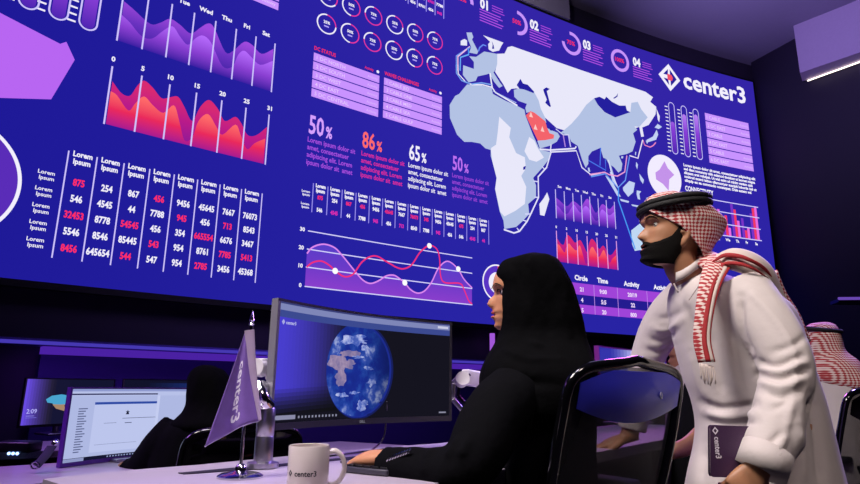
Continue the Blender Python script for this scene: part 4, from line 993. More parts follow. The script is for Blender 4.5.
# chair --------------------------------------------------------------
def mesh_mat():
    m = bpy.data.materials.new('chair_mesh_fabric'); m.use_nodes = True; nt = m.node_tree; b_ = nt.nodes['Principled BSDF']
    b_.inputs['Base Color'].default_value = lin('#1a1a22'); b_.inputs['Roughness'].default_value = .6
    tc = nt.nodes.new('ShaderNodeTexCoord'); sp_ = nt.nodes.new('ShaderNodeSeparateXYZ'); nt.links.new(tc.outputs['Object'], sp_.inputs[0])
    outs = []
    for ax in (0, 2):
        m1_ = nt.nodes.new('ShaderNodeMath'); m1_.operation = 'MULTIPLY'; m1_.inputs[1].default_value = 2400; nt.links.new(sp_.outputs[ax], m1_.inputs[0])
        m2_ = nt.nodes.new('ShaderNodeMath'); m2_.operation = 'SINE'; nt.links.new(m1_.outputs[0], m2_.inputs[0]); outs.append(m2_)
    mx = nt.nodes.new('ShaderNodeMath'); mx.operation = 'MAXIMUM'; nt.links.new(outs[0].outputs[0], mx.inputs[0]); nt.links.new(outs[1].outputs[0], mx.inputs[1])
    mr = nt.nodes.new('ShaderNodeMapRange'); mr.inputs[1].default_value = -.3; mr.inputs[2].default_value = .1; mr.inputs[3].default_value = .62; mr.inputs[4].default_value = .86
    nt.links.new(mx.outputs[0], mr.inputs[0]); nt.links.new(mr.outputs[0], b_.inputs['Alpha']); return m
M_MESH = mesh_mat()
M_BLUE = mat('blue_reflection_shell', '#4042ea', .38, coat=.12, var=.03)  # blue base colour stands in for the video wall's reflection
def build_chair(loc, rz, sc, label, group=None):
    r_ = empty('office_chair', loc, label, 'chair', group, rz, sc)
    def cy(x, z): return -.245+.35*x*x+(.10*(z-.75)**2)-.30*(z-.62)      # the back is curved and leans
    wl = lambda z: smooth_interp(z, [.50, .62, .75, .88, .95, .99, 1.01], [.19, .215, .23, .232, .222, .17, .0])
    loop = []
    zs = [.50, .56, .62, .69, .75, .82, .88, .93, .965, .99, 1.005]
    L_ = [(-wl(z), z) for z in zs]; R_ = [(wl(z), z) for z in zs[::-1]]
    loop = L_+[(0, 1.012)]+R_+[(.1, .485), (-.1, .485)]
    b = MB(); b.tube([V(x, cy(x, z), z) for x, z in loop], (.017, .014), 12, sub=4, closed=True); b.build('back_frame', M_GLB, r_, True)
    b = MB(); n1, n2 = 20, 22
    for j in range(n2+1):
        z = .49+.505*j/n2
        for i in range(n1+1):
            x = wl(z)*(-1+2*i/n1); b.v.append((x, cy(x, z)+.002, z))
    for j in range(n2):
        for i in range(n1): b.f.append([j*(n1+1)+i, j*(n1+1)+i+1, (j+1)*(n1+1)+i+1, (j+1)*(n1+1)+i]); b.mi.append(0)
    b.build('back_mesh', M_MESH, r_, True, True)
    b = MB()                                                          # glossy shell across the top of the back
    top = lambda x: .995-.9*x*x*(1.1 if x < 0 else .8)-.0; bot = lambda x: .905-.05*math.cos(x*6)+.10*x*x
    n1, n2 = 24, 8
    for off in (0, 1):
        for j in range(n2+1):
            for i in range(n1+1):
                x = -.205+.42*i/n1; t_ = j/n2; z0_, z1_ = bot(x), min(top(x), .985)
                if z1_ < z0_: z1_ = z0_
                z = z0_+(z1_-z0_)*t_; b.v.append((x, cy(x, z)-.012-(.014*math.sin(PI*t_)*(1-(2*i/n1-1)**4)+.002)*(1-off), z))
    for off in (0, 1):
        o0 = off*(n1+1)*(n2+1)
        for j in range(n2):
            for i in range(n1): b.f.append([o0+j*(n1+1)+i, o0+j*(n1+1)+i+1, o0+(j+1)*(n1+1)+i+1, o0+(j+1)*(n1+1)+i][::(-1 if off else 1)]); b.mi.append(0)
    pad = b.build('back_shell', M_BLUE, r_, True, True)
    b = MB(); x0, z0_ = .085, .925
    b.tube([V(x0+.004*math.cos(a), cy(x0, .93)-.0305, z0_+.008*math.sin(a)) for a in lins(0, 2*PI, 12)[:-1]], .0016, 6, closed=True); link('mark', b.mesh('m'), mat('silver_mark', '#d8d8ee', .4), pad, True)
    b = MB(); b.tube([V(0, cy(0, .62)-.02, .66), V(0, -.30, .5), V(0, -.2, .41), V(0, 0, .40)], [.022, .028, .03, .03], 12, sub=5); b.build('spine', M_BPL, r_, True)
    b = MB(); b.loft([((0, 0, .425), (.16, 0, 0), (0, .16, 0)), ((0, .0, .435), (.235, 0, 0), (0, .225, 0)), ((0, .01, .465), (.245, 0, 0), (0, .235, 0)), ((0, .01, .485), (.22, 0, 0), (0, .21, 0)), ((0, .01, .488), (.05, 0, 0), (0, .05, 0))], 36, 4, p=3.2); b.build('seat', mat('black_fabric', '#101014', .9, bump=.2), r_, True)
    for s_ in (-1, 1):
        b = MB(); b.tube([V(s_*.2, -.02, .425), V(s_*.29, -.02, .45), V(s_*.30, -.02, .55), V(s_*.295, -.01, .64)], [.018, .02, .018, .018], 10, sub=5)
        am = b.build('armrest', M_BPL, r_, True); b = MB(); b.box((s_*.295, .02, .652), (.085, .25, .03), bev=.012); b.build('arm_pad', M_RUB, am, True)
    b = MB(); b.lathe([(.05, .40), (.05, .425)], n=20); b.lathe([(.025, .09), (.025, .30), (.018, .30), (.018, .41)], n=16); b.build('gas_column', M_STEEL, r_, True)
    for k in range(5):
        a = 2*PI*k/5+.3; e_ = V(math.cos(a)*.30, math.sin(a)*.30, .075)
        b = MB(); b.tube([V(math.cos(a)*.02, math.sin(a)*.02, .115), V(math.cos(a)*.16, math.sin(a)*.16, .10), e_], [.026, .022, .016], 10, sub=4); lg = b.build('base_leg', M_BPL, r_, True)
        b = MB(); t_ = V(-math.sin(a), math.cos(a), 0)
        for q_ in (-.016, .016): b.tube([e_+t_*(q_-.008)+V(0, 0, -.046), e_+t_*(q_+.008)+V(0, 0, -.046)], .028, 16)
        b.tube([e_+V(0, 0, -.046), e_], .008, 8); b.build('caster', M_RUB, lg, True)
    return r_
def copy_tree(o, parent=None):
    c_ = o.copy(); COL.objects.link(c_)
    if parent: c_.parent = parent; c_.matrix_parent_inverse = o.matrix_parent_inverse.copy()
    for ch in o.children: copy_tree(ch, c_)
    return c_
chair = build_chair((.335, 1.90, 0), math.atan2(.586, .81), 1.0, 'black mesh office chair with a glossy top shell coloured as a blue reflection, in the foreground')
def plain_shell(o):
    for ch in o.children:
        if ch.name.startswith('back_shell'):
            ch.material_slots[0].link = 'OBJECT'; ch.material_slots[0].material = M_GLB
c2 = copy_tree(chair); c2['label'] = 'black office chair at the left, behind the small flag'; c2['category'] = 'chair'
c2.location = (-.86, 2.64, LOW-.01); c2.rotation_euler = (0, 0, .62); c2.scale = (.95,)*3
c3_ = copy_tree(chair); c3_['label'] = 'black office chair at the right edge of the picture, below the seated man'; c3_.location = (1.76, 3.02, 0); c3_.rotation_euler = (0, 0, .62); c3_.scale = (.95,)*3

plain_shell(c2); plain_shell(c3_)

# violet-lit shelf on the right-hand wall
e_ = W(838, 297.3, 9.2)
sh_ = empty('wall_shelf', (e_.x+.8, e_.y, e_.z-.03), 'violet-edged shelf on the right-hand wall at the right edge of the picture', 'shelf')
b = MB(); b.prism([(e_.x, e_.y), (e_.x+1.62, e_.y-.25), (e_.x+1.70, e_.y+.30), (e_.x+.1, e_.y+.35)], e_.z-.07, e_.z-.02); b.build('board', M_BPL, sh_, smooth=False)
b = MB(); b.tube([e_+V(0, -.005, -.02), e_+V(1.6, -.255, -.02)], .022, 8); b.build('led_edge', emit('#6a48b0', 1), sh_)
# ------------------------------------------------------------------ people
def skin_mat(name, hexc):
    m = mat(name, hexc, .5, var=.08, scale=25, bump=.05, bscale=300)
    m.node_tree.nodes['Principled BSDF'].inputs['Subsurface Weight'].default_value = .08
    m.node_tree.nodes['Principled BSDF'].inputs['Subsurface Radius'].default_value = (.01, .004, .002)
    return m
SKIN1 = skin_mat('warm_skin', '#c08460'); SKIN2 = skin_mat('tan_skin', '#ad7a5a')
M_ABAYA = mat('black_cloth', '#0d0d10', .9, var=.15, bump=.15, bscale=60, spec=.03)
M_HIJAB = mat('black_scarf', '#09090b', .9, var=.15, bump=.2, bscale=45, spec=.03)
M_THOBE = mat('white_cotton', '#c9bfbd', .75, var=.02, bump=.12, bscale=35, sheen=.1)
M_HAIR = mat('black_hair', '#090605', .85, bump=.8, bscale=500, var=.3, spec=.2)
M_AGAL = mat('black_cord', '#070608', .7, bump=.4, bscale=250)
M_EYE = mat('eye_white', '#d8d0cc', .25); M_IRIS = mat('dark_iris', '#120a08', .15); M_LIP = mat('lip', '#9a5248', .45); M_LIP2 = mat('rose_lip', '#b25a50', .4)
def check_mat():
    m = bpy.data.materials.new('red_white_check'); m.use_nodes = True; nt = m.node_tree; b_ = nt.nodes['Principled BSDF']
    b_.inputs['Roughness'].default_value = .8
    tc = nt.nodes.new('ShaderNodeTexCoord'); sp_ = nt.nodes.new('ShaderNodeSeparateXYZ'); nt.links.new(tc.outputs['Object'], sp_.inputs[0])
    def mth(op, a, b2=None):
        n = nt.nodes.new('ShaderNodeMath'); n.operation = op
        for i, x in enumerate((a, b2)):
            if x is None: continue
            if isinstance(x, (int, float)): n.inputs[i].default_value = x
            else: nt.links.new(x, n.inputs[i])
        return n.outputs[0]
    h = mth('ADD', mth('MULTIPLY', sp_.outputs[0], .9), mth('MULTIPLY', sp_.outputs[1], .75)); v = sp_.outputs[2]
    k = 2*PI/.0165
    a = mth('SINE', mth('MULTIPLY', mth('ADD', h, v), k*.7)); c_ = mth('SINE', mth('MULTIPLY', mth('SUBTRACT', h, v), k*.7))
    q_ = mth('MULTIPLY', a, c_)
    cr = nt.nodes.new('ShaderNodeValToRGB'); cr.color_ramp.elements[0].position = .42; cr.color_ramp.elements[0].color = lin('#a3262e'); cr.color_ramp.elements[1].position = .62; cr.color_ramp.elements[1].color = lin('#dccac4')
    nt.links.new(mth('ADD', mth('MULTIPLY', q_, .5), .5), cr.inputs[0]); nt.links.new(cr.outputs[0], b_.inputs['Base Color'])
    return m
M_CHECK = check_mat(); M_RED = mat('red_stripe', '#a02228', .8, var=.15, scale=200); M_PLAIN = mat('plain_scarf', '#cfc0b8', .8, var=.04)

def frame(c, fwd, tilt=0, sc=1.0, roll=0):
    f = Vector((fwd[0], fwd[1], 0)).normalized(); l = V(-f.y, f.x, 0)
    x = (f*math.cos(tilt)+V(0, 0, math.sin(tilt))); z = x.cross(l)
    M_ = Matrix((x*sc, l*sc, z*sc)).transposed().to_4x4(); M_.translation = c; return M_
HZ = [-.118, -.107, -.095, -.08, -.07, -.06, -.045, -.02, 0, .015, .04, .07, .10, .115]
HF = [.062, .086, .083, .088, .084, .089, .085, .084, .080, .092, .092, .082, .052, .012]
BZ = [-.118, -.08, -.04, 0, .03, .07, .10, .115]
HB = [.045, .066, .088, .1, .102, .088, .058, .012]
HW_ = [.030, .056, .069, .074, .075, .067, .045, .012]
def head_pt(phi, z, off=0, fem=0):
    xf_ = smooth_interp(z, HZ, HF); xb_ = smooth_interp(z, BZ, HB); w_ = smooth_interp(z, BZ, HW_)*(1-.05*fem)
    c, s = math.cos(phi), math.sin(phi); e = 2/2.25
    x = math.copysign(abs(c)**e, c)*((xf_+off) if c > 0 else (xb_+off)); y = math.copysign(abs(s)**e, s)*(w_+off)
    if c > 0:
        nz = smooth_interp(z, [-.058, -.050, -.044, -.036, -.026, -.01, .008, .02], [0, .008, .022, .030 if not fem else .026, .024, .013, .004, 0])
        sg = interp(z, [-.05, -.035, 0, .02], [.014, .013, .009, .008]); x += nz*math.exp(-(y/sg)**2)*(1 if off < .004 else .3)
        x -= (.009 if not fem else .011)*sum(math.exp(-((y-q)/.015)**2-((z-.001)/.011)**2) for q in (-.032, .032))
        x += (.004 if not fem else .003)*math.exp(-((z-.017)/.007)**2)*math.exp(-((abs(y)-.03)/.022)**2)
        x += (.0045*math.exp(-((z+.063)/.0055)**2)+.0055*math.exp(-((z+.077)/.006)**2)-.004*math.exp(-((z+.070)/.003)**2))*math.exp(-(y/.02)**2)
    return V(x, y, z)
def add_head(b, M_, fem=0):
    zs = [-.118+.233*i/60 for i in range(61)]; n = 72; k0 = len(b.v)
    for z in zs:
        for k in range(n): b.v.append(tuple(M_ @ head_pt(2*PI*k/n, z, 0, fem)))
    for i in range(60):
        for k in range(n): b.f.append([k0+i*n+k, k0+i*n+(k+1) % n, k0+(i+1)*n+(k+1) % n, k0+(i+1)*n+k]); b.mi.append(0)
    b.f.append([k0+k for k in range(n)][::-1]); b.mi.append(0); b.f.append([k0+60*n+k for k in range(n)]); b.mi.append(0)
    for s_ in (-1, 1):                                                # ears
        b.tube([M_ @ V(-.006, s_*.064, -.068), M_ @ V(-.008, s_*.074, -.056), M_ @ V(-.016, s_*.080, -.036), M_ @ V(-.010, s_*.079, -.022), M_ @ V(.0, s_*.074, -.030)], [.006, .008, .009, .008, .006], 8, sub=3)
def face_bits(M_, par, lipm, browm, fem=0, lo=.0005):
    for s_ in (-1, 1):
        b = MB(); b.sphere(M_ @ V(.0625, s_*.033, .0005), .0108*M_.to_scale()[0], 10); ey = b.build('eye', M_EYE, par)
        b = MB(); c_ = M_ @ V(.0682, s_*.0345, .0008); b.sphere(c_, .0062*M_.to_scale()[0], 8); b.build('iris', M_IRIS, ey)
        b = MB(); b.tube([M_ @ (head_pt(s_*a, z, .0015)+V(.001, 0, 0)) for a, z in ((.20, .018), (.42, .024), (.62, .022), (.78, .014))], [(.0018, .001), (.0026, .0012), (.002, .001), (.001, .0008)], 8, sub=4); b.build('eyebrow', browm, par)
        if fem:
            b = MB(); b.tube([M_ @ V(.079, s_*.022, .004), M_ @ V(.0815, s_*.0315, .0075), M_ @ V(.075, s_*.043, .004)], .0016, 6, sub=4); b.build('eyelashes', browm, par)
    b = MB(); b.tube([M_ @ head_pt(a, -.0625, lo) for a in lins(-.24, .24, 8)], [(.001, .001)]+[(.0034, .003)]*7+[(.001, .001)], 8); b.build('upper_lip', lipm, par)
    b = MB(); b.tube([M_ @ head_pt(a, -.0765, lo) for a in lins(-.21, .21, 8)], [(.001, .001)]+[(.004, .003)]*7+[(.001, .001)], 8); b.build('lower_lip', lipm, par)
def add_hand(b, wr, d, nrm, thumb, curls, size=1.0, spread=.1, tcurl=.3):
    """d: towards the fingertips, nrm: back of the hand, thumb: +1 / -1 side along d x nrm"""
    d = Vector(d).normalized(); nrm = Vector(nrm); nrm = (nrm-d*nrm.dot(d)).normalized(); sd = d.cross(nrm)*thumb; k = size
    wr = Vector(wr)
    b.loft([(wr-d*.03*k, sd*.024*k, nrm*.019*k), (wr, sd*.026*k, nrm*.018*k), (wr+d*.04*k, sd*.037*k, nrm*.017*k), (wr+d*.075*k, sd*.041*k, nrm*.014*k), (wr+d*.092*k, sd*.038*k, nrm*.010*k)], 20, 3, p=2.6)
    for i, (o, L_, r_) in enumerate(((.030, .072, .0085), (.010, .080, .0088), (-.010, .074, .0085), (-.029, .058, .0075))):
        p_ = wr+d*(.082-.006*abs(i-1.2))*k+sd*o*k; a = 0; pts = [p_-d*.02*k, p_]; rr = [r_*k, r_*1.05*k]
        for j, f_ in enumerate((.46, .32, .22)):
            a += curls[i]*(.8, 1.1, .8)[j]; dd = (d*math.cos(a)-nrm*math.sin(a)+sd*spread*(1.2-i)*.5).normalized(); p_ = p_+dd*L_*f_*k; pts.append(p_); rr.append(r_*k*(1, .92, .72)[j])
        b.tube(pts, rr, 10, sub=3)
        b.sphere(pts[-1], rr[-1]*.95, 6)
    p_ = wr+d*.02*k+sd*.024*k; pts = [p_-sd*.01*k, p_+sd*.012*k+d*.018*k-nrm*.006*k, p_+sd*.026*k+d*.045*k-nrm*(.010+tcurl*.02)*k, p_+sd*(.030-tcurl*.02)*k+d*.072*k-nrm*(.012+tcurl*.05)*k]
    b.tube(pts, [.014*k, .0125*k, .0105*k, .008*k], 10, sub=3)
def px_secs(rows):
    """(py, left px, right px, y, half depth): horizontal ellipses that fill those spans"""
    out = []
    for py, a, c_, y, dp in rows:
        l, r_ = W(a, py, y), W(c_, py, y); out.append(((l+r_)/2, (r_-l)/2, V(0, dp, 0)))
    return out
def folds(lines, wr=.0, freq=9):
    segs = []
    for pts, depth, wd in lines:
        P = catmull([Vector(p_) for p_ in pts], 24); segs.append((P, depth, wd))
    def fn(co, n):
        d = 0
        for P, depth, wd in segs:
            m = min((co-q_).length_squared for q_ in P)
            if m < 9*wd*wd: d += depth*math.exp(-m/(wd*wd))
        if wr: d += wr*noise.noise(V(co.x*freq, co.y*freq, co.z*freq*.45))+wr*.5*noise.noise(V(co.x*freq*2.2+5, co.y*freq*2.2, co.z*freq*1.1))
        return co+n*d
    return fn

def px_folds(lines, wr=.0, freq=9, nearer=9):
    """creases pressed into the camera side of a cloth: (pixel polyline, depth, half width in pixels)"""
    L_ = [([Vector(q_) for q_ in catmull([Vector((a, c_, 0)) for a, c_ in pts], 4)], d_, w_) for pts, d_, w_ in lines]
    base = folds([], wr, freq)
    def fn(co, n):
        out = base(co, n)
        if n.dot((CAMP-co).normalized()) < .05 or co.z < .3: return out
        x, y = PJ(co); q_ = Vector((x, y, 0)); d = 0
        for P, dp, wd in L_:
            if not (min(p_.x for p_ in P)-3*wd < x < max(p_.x for p_ in P)+3*wd and min(p_.y for p_ in P)-3*wd < y < max(p_.y for p_ in P)+3*wd): continue
            m = 1e9
            for a, c_ in zip(P, P[1:]):
                ab = c_-a; t_ = max(0, min(1, (q_-a).dot(ab)/max(ab.length_squared, 1e-9))); m = min(m, (q_-a-ab*t_).length_squared)
            e_ = min((q_-P[0]).length, (q_-P[-1]).length)/(3*wd)
            d += dp*math.exp(-m/(wd*wd))*min(1, .25+e_)
        return out+n*d
    return fn

# ---- woman in the hijab at the near desk
hc = W(522, 294.5, 1.75)
fem = empty('person', (.33, 1.8, 0), 'seated woman in black hijab and abaya, her hand on the keyboard', 'person')
HM = frame(hc, (-1, .02), .04, .91)
b = MB(); add_head(b, HM, 1)
b.tube([HM @ V(-.02, 0, -.06), HM @ V(-.035, 0, -.13), W(545, 362, 1.78)], [.05, .048, .06], 16, sub=4)
b.loft(px_secs([(362, 520, 572, 1.78, .10), (380, 512, 578, 1.78, .13), (430, 514, 578, 1.79, .12), (484, 514, 576, 1.80, .13)])+[((.34, 1.84, .54), (.12, 0, 0), (0, .15, 0))], 20, 3)
for s_, y_ in ((-1, 0), (1, 0)):
    o = V(.075, -.10, 0)*-s_
    b.tube([V(.33, 1.86, .53)+o, V(.02, 2.02, .56)+o, V(-.02, 2.04, .5)+o, V(.03, 2.0, .12)+o, V(-.10, 2.07, .04)+o], [.085, .07, .06, .045, .03], 12, sub=5)
wr_ = W(386, 471, 1.60); wr_.z = .766
sh, el = W(522, 384, 1.64), W(463, 466, 1.50)
b.tube([sh, el, wr_], [.05, .043, .026], 12, sub=5)
add_hand(b, wr_, V(-.72, .55, -.06), V(-.05, -.25, 1), 1, (.28, .26, .26, .3), .95, .10)
b.build_remesh('body', SKIN1, .0042, fem, 2)
face_bits(HM, fem, M_LIP2, M_HAIR, 1)
b = MB(); b.loft(px_secs([(352, 520, 572, 1.78, .08), (360, 504, 580, 1.78, .13), (372, 494, 587, 1.78, .185), (395, 490, 592, 1.78, .2), (425, 494, 593, 1.785, .19), (455, 496, 592, 1.79, .19), (490, 494, 596, 1.80, .2)])+[((.35, 1.84, .50), (.17, 0, 0), (0, .2, 0)), ((.35, 1.85, .46), (.10, 0, 0), (0, .12, 0))], 36, 4)
b.tube([W(525, 384, 1.66), W(492, 420, 1.56), W(466, 466, 1.49), W(432, 472, 1.53), W(404, 469, 1.575), W(384, 466.5, 1.605)], [.075, .077, .066, .056, .051, .049], 20, sub=5)
b.tube([V(.31, 1.95, 1.0), V(.22, 2.03, .87), V(.15, 1.98, .80)], [.07, .06, .05], 16, sub=5)
b.tube([V(.36, 1.86, .52), V(.06, 2.02, .54), V(.0, 2.05, .46), V(.02, 2.03, .08)], [.17, .14, .12, .16], 24, sub=5)
b.build_remesh('abaya', M_ABAYA, .008, fem, 5, folds([([W(480, 425, 1.5), W(470, 440, 1.46), W(462, 452, 1.44)], .012, .012), ([W(455, 440, 1.46), W(448, 452, 1.45)], .01, .01), ([W(430, 450, 1.5), W(424, 470, 1.48)], .008, .01), ([W(520, 400, 1.6), W(528, 440, 1.58), W(526, 480, 1.58)], .012, .014), ([W(505, 420, 1.55), W(498, 450, 1.5)], .01, .014)], .006))
b = MB(); b.loft(px_secs([(255.2, 526, 542, 1.75, .03), (257.5, 514, 547, 1.75, .065), (262, 503, 556, 1.75, .085), (269, 498, 561, 1.75, .094), (277, 496.5, 566, 1.75, .098), (284, 498.5, 569.5, 1.75, .10), (292, 500, 573, 1.75, .10), (305, 500, 577, 1.75, .10), (320, 500, 580.5, 1.755, .105), (333, 499, 583, 1.76, .11), (345, 494, 585, 1.765, .13), (356, 487, 588, 1.77, .165), (370, 481, 591, 1.775, .20), (388, 480, 593, 1.78, .215), (410, 488, 592, 1.78, .21), (425, 500, 586, 1.78, .18)]), 44, 5, p=2.9)
b.build_remesh('hijab', M_HIJAB, .006, fem, 3, folds([([W(504, 268, 1.66), W(512, 300, 1.63), W(520, 330, 1.63), W(545, 350, 1.63)], .008, .010), ([W(512, 262, 1.66), W(530, 300, 1.64), W(550, 330, 1.64)], -.006, .010), ([W(530, 262, 1.66), W(555, 300, 1.66), W(568, 335, 1.66)], .007, .012), ([W(497, 342, 1.66), W(525, 358, 1.6), W(560, 362, 1.6)], .010, .012), ([W(490, 362, 1.6), W(520, 380, 1.57), W(560, 385, 1.58)], -.009, .014), ([W(500, 300, 1.66), W(503, 320, 1.66), W(512, 338, 1.64)], .006, .008)], .005, 14))
b = MB(); 
for i in range(9):
    p_ = W(388+2.7*i, 459.5-1.0*i, 1.549-.0035*i); b.tube([p_+V(-.004, 0, -.004), p_+V(.004, 0, .006)], .003, 8)
b.build('beaded_cuff', M_CHROME, fem)

# ---- standing man
man = empty('person', (1.05, 2.0, 0), 'standing bearded man in white thobe and red checked headscarf, leaning over', 'person')
hc = W(672, 229, 1.99); MM = frame(hc, (-1, -.04), .06, 1.06)
b = MB(); add_head(b, MM)
b.tube([MM @ V(-.015, 0, -.05), MM @ V(-.03, 0, -.12), W(698, 284, 2.02)], [.06, .058, .07], 18, sub=4)
b.loft(px_secs([(282, 684, 716, 2.02, .09), (300, 690, 760, 2.02, .15), (340, 696, 776, 2.02, .15), (400, 712, 790, 2.02, .14), (450, 722, 800, 2.02, .15)])+[((1.05, 2.0, .80), (.14, 0, 0), (0, .16, 0))], 20, 3)
for s_ in (-1, 1):
    b.tube([V(1.06, 2.0+s_*.09, .85), V(1.05, 2.0+s_*.10, .48), V(1.08, 2.0+s_*.10, .09), V(.95, 2.0+s_*.11, .05)], [.09, .065, .042, .035], 12, sub=5)
wl_ = W(762, 465, 1.70); b.tube([W(748, 296, 1.86), W(786, 366, 1.77), wl_], [.06, .048, .032], 14, sub=5)
add_hand(b, wl_, V(-.60, .05, -.62), V(-.1, -1, .15), -1, (.55, .6, .62, .65), 1.08, .06, .6)
hr_ = W(629, 437, 2.34); b.tube([W(688, 302, 2.17), W(653, 343, 2.29), W(643, 375, 2.32), hr_], [.055, .045, .04, .032], 14, sub=5)
add_hand(b, hr_, V(-.85, .3, -.30), V(-.3, 0, .9), -1, (.1, .1, .1, .12), 1.05, .2, .1)
b.build_remesh('body', SKIN2, .0045, man, 2)
face_bits(MM, man, M_LIP, M_HAIR, 0, .0035)
b = MB(); NP, NZ = 64, 26; k0 = 0
def zt_(phi):
    x = head_pt(phi, -.05).x
    return interp(x, [-.002, .006, .030, .060, .078, .088], [.004, -.006, -.040, -.056, -.060, -.052])
for lay in (0, 1):
    for j in range(NZ+1):
        for i in range(NP+1):
            phi = -1.60+3.20*i/NP; z1_ = zt_(phi); zb_ = -.118; t_ = j/NZ; z = zb_+(z1_-zb_)*t_
            e_ = min(1, min(i, NP-i)/4)*min(1, (NZ-j)/4); bulk = .003+.011*max(0, min(1, (-.05-z)/.05))*max(.25, math.cos(phi*.75))
            q_ = head_pt(phi, max(z, -.117), (.0012+bulk*e_) if lay == 0 else -.004)
            if lay == 0 and abs(phi) < .3 and -.083 < z < -.066: q_.x -= .005*(1-abs(phi)/.3)
            if lay == 0: q_.z -= .006*max(0, (-.08-z)/.038)
            if lay == 0 and j == 0: q_ = q_*1; q_.x *= .93
            b.v.append(tuple(MM @ q_))
n = (NP+1)*(NZ+1)
for lay in (0, 1):
    for j in range(NZ):
        for i in range(NP):
            q_ = [lay*n+j*(NP+1)+i, lay*n+j*(NP+1)+i+1, lay*n+(j+1)*(NP+1)+i+1, lay*n+(j+1)*(NP+1)+i]; b.f.append(q_ if lay == 0 else q_[::-1]); b.mi.append(0)
rim = [i for i in range(NP+1)]+[j*(NP+1)+NP for j in range(1, NZ+1)]+[NZ*(NP+1)+i for i in range(NP-1, -1, -1)]+[j*(NP+1) for j in range(NZ-1, 0, -1)]
for a, c_ in zip(rim, rim[1:]+rim[:1]): b.f.append([a, c_, n+c_, n+a]); b.mi.append(0)
b.build('beard', M_HAIR, man, smooth=True)
# thobe: trunk, skirt and both sleeves in one cloth
b = MB(); b.loft(px_secs([(268, 690, 716, 2.02, .06), (276, 678, 720, 2.02, .085), (284, 674, 736, 2.02, .13), (296, 672, 765, 2.02, .19), (312, 672, 785, 2.02, .205), (340, 677, 797, 2.02, .2), (375, 686, 808, 2.02, .19), (400, 695, 816, 2.02, .19), (425, 700, 822, 2.02, .195), (450, 698, 828, 2.02, .205), (484, 690, 836, 2.02, .22), (540, 684, 846, 2.02, .24)])+[((1.06, 2.0, .35), (.26, 0, 0), (0, .25, 0)), ((1.06, 2.0, .10), (.28, 0, 0), (0, .27, 0))], 44, 4)
b.tube([W(742, 290, 1.90), W(760, 318, 1.84), W(779, 348, 1.79), W(788, 374, 1.76), W(780, 412, 1.735), W(771, 442, 1.715), W(762, 467, 1.70)], [.088, .088, .080, .072, .069, .065, .063], 24, sub=5)
b.tube([W(690, 300, 2.17), W(668, 320, 2.24), W(653, 343, 2.29), W(643, 375, 2.32), W(632, 430, 2.34)], [.09, .08, .066, .056, .052], 22, sub=5)
TF = [([(756, 360), (775, 366), (802, 356)], -.010, 3.2), ([(758, 367), (780, 372), (806, 362)], .008, 3), ([(758, 374), (780, 379), (808, 369)], -.009, 3), ([(760, 382), (782, 387), (806, 378)], .007, 3.2), ([(763, 392), (782, 397), (800, 388)], -.008, 3.5), ([(772, 352), (792, 346), (806, 336)], -.006, 3.5),
      ([(748, 290), (774, 318), (793, 350), (795, 380), (788, 420), (778, 458)], .006, 4), ([(741, 298), (742, 330), (752, 356)], -.014, 4), ([(748, 440), (764, 446), (786, 430)], -.006, 3.5), ([(770, 410), (784, 404), (800, 392)], -.006, 3.5), ([(744, 452), (764, 456), (786, 448)], -.004, 2),
      ([(702, 402), (722, 408), (756, 404)], -.010, 3.5), ([(704, 412), (728, 417), (756, 413)], .008, 3.5), ([(706, 421), (730, 425), (758, 422)], -.006, 3), ([(712, 330), (716, 362), (724, 396)], -.006, 5), ([(728, 330), (732, 365), (742, 400)], .007, 6), ([(690, 350), (700, 385), (712, 402)], .007, 5), ([(688, 300), (694, 330), (704, 360)], -.005, 4),
      ([(648, 338), (662, 341), (676, 332)], -.008, 3), ([(652, 328), (667, 330), (682, 320)], .007, 3), ([(644, 349), (658, 352), (672, 345)], -.007, 3), ([(655, 318), (668, 318), (684, 309)], -.006, 3.5),
      ([(811, 395), (817, 440), (822, 484)], -.014, 5), ([(799, 425), (804, 484)], .010, 5), ([(706, 445), (701, 484)], -.010, 5), ([(722, 480), (718, 500)], .01, 6)]
th = b.build_remesh('thobe', M_THOBE, .007, man, 4, px_folds(TF, .004, 7))
b = MB()                                                              # stand-up collar, open at the front
for lay, (r_, h_) in enumerate(((0, 0),)):
    cp = [W(675, 278, 1.955), W(687, 272, 1.935), W(701, 262, 1.94), W(710, 256, 2.02), W(702, 256, 2.10), W(687, 263, 2.11), W(675, 273, 2.07), W(671, 278, 2.01)]
    for i, q_ in enumerate(catmull(cp, 5)): b.v += [tuple(q_+V(0, 0, -.014)), tuple(q_+V(.004, 0, .018))]
    for i in range(len(b.v)//2-1): b.f.append([2*i, 2*i+2, 2*i+3, 2*i+1]); b.mi.append(0)
cl = b.build('collar', M_THOBE, man, smooth=True); md = cl.modifiers.new('thick', 'SOLIDIFY'); md.thickness = .004
b = MB(); b.tube([W(674, 284, 1.93), W(678, 292, 1.88)], .003, 8); b.tube([W(700, 284, 1.90), W(689, 300, 1.84)], .0015, 6); b.build('placket', mat('seam_thread', '#8f8582', .8), man)
b = MB(); ca, cb_ = W(768, 450, 1.709), W(760.5, 471, 1.698); b.tube([ca, ca.lerp(cb_, .5), cb_], [(.066, .0645), (.0655, .064), (.065, .0635)], 26); b.build('cuff', M_THOBE, man, smooth=True)
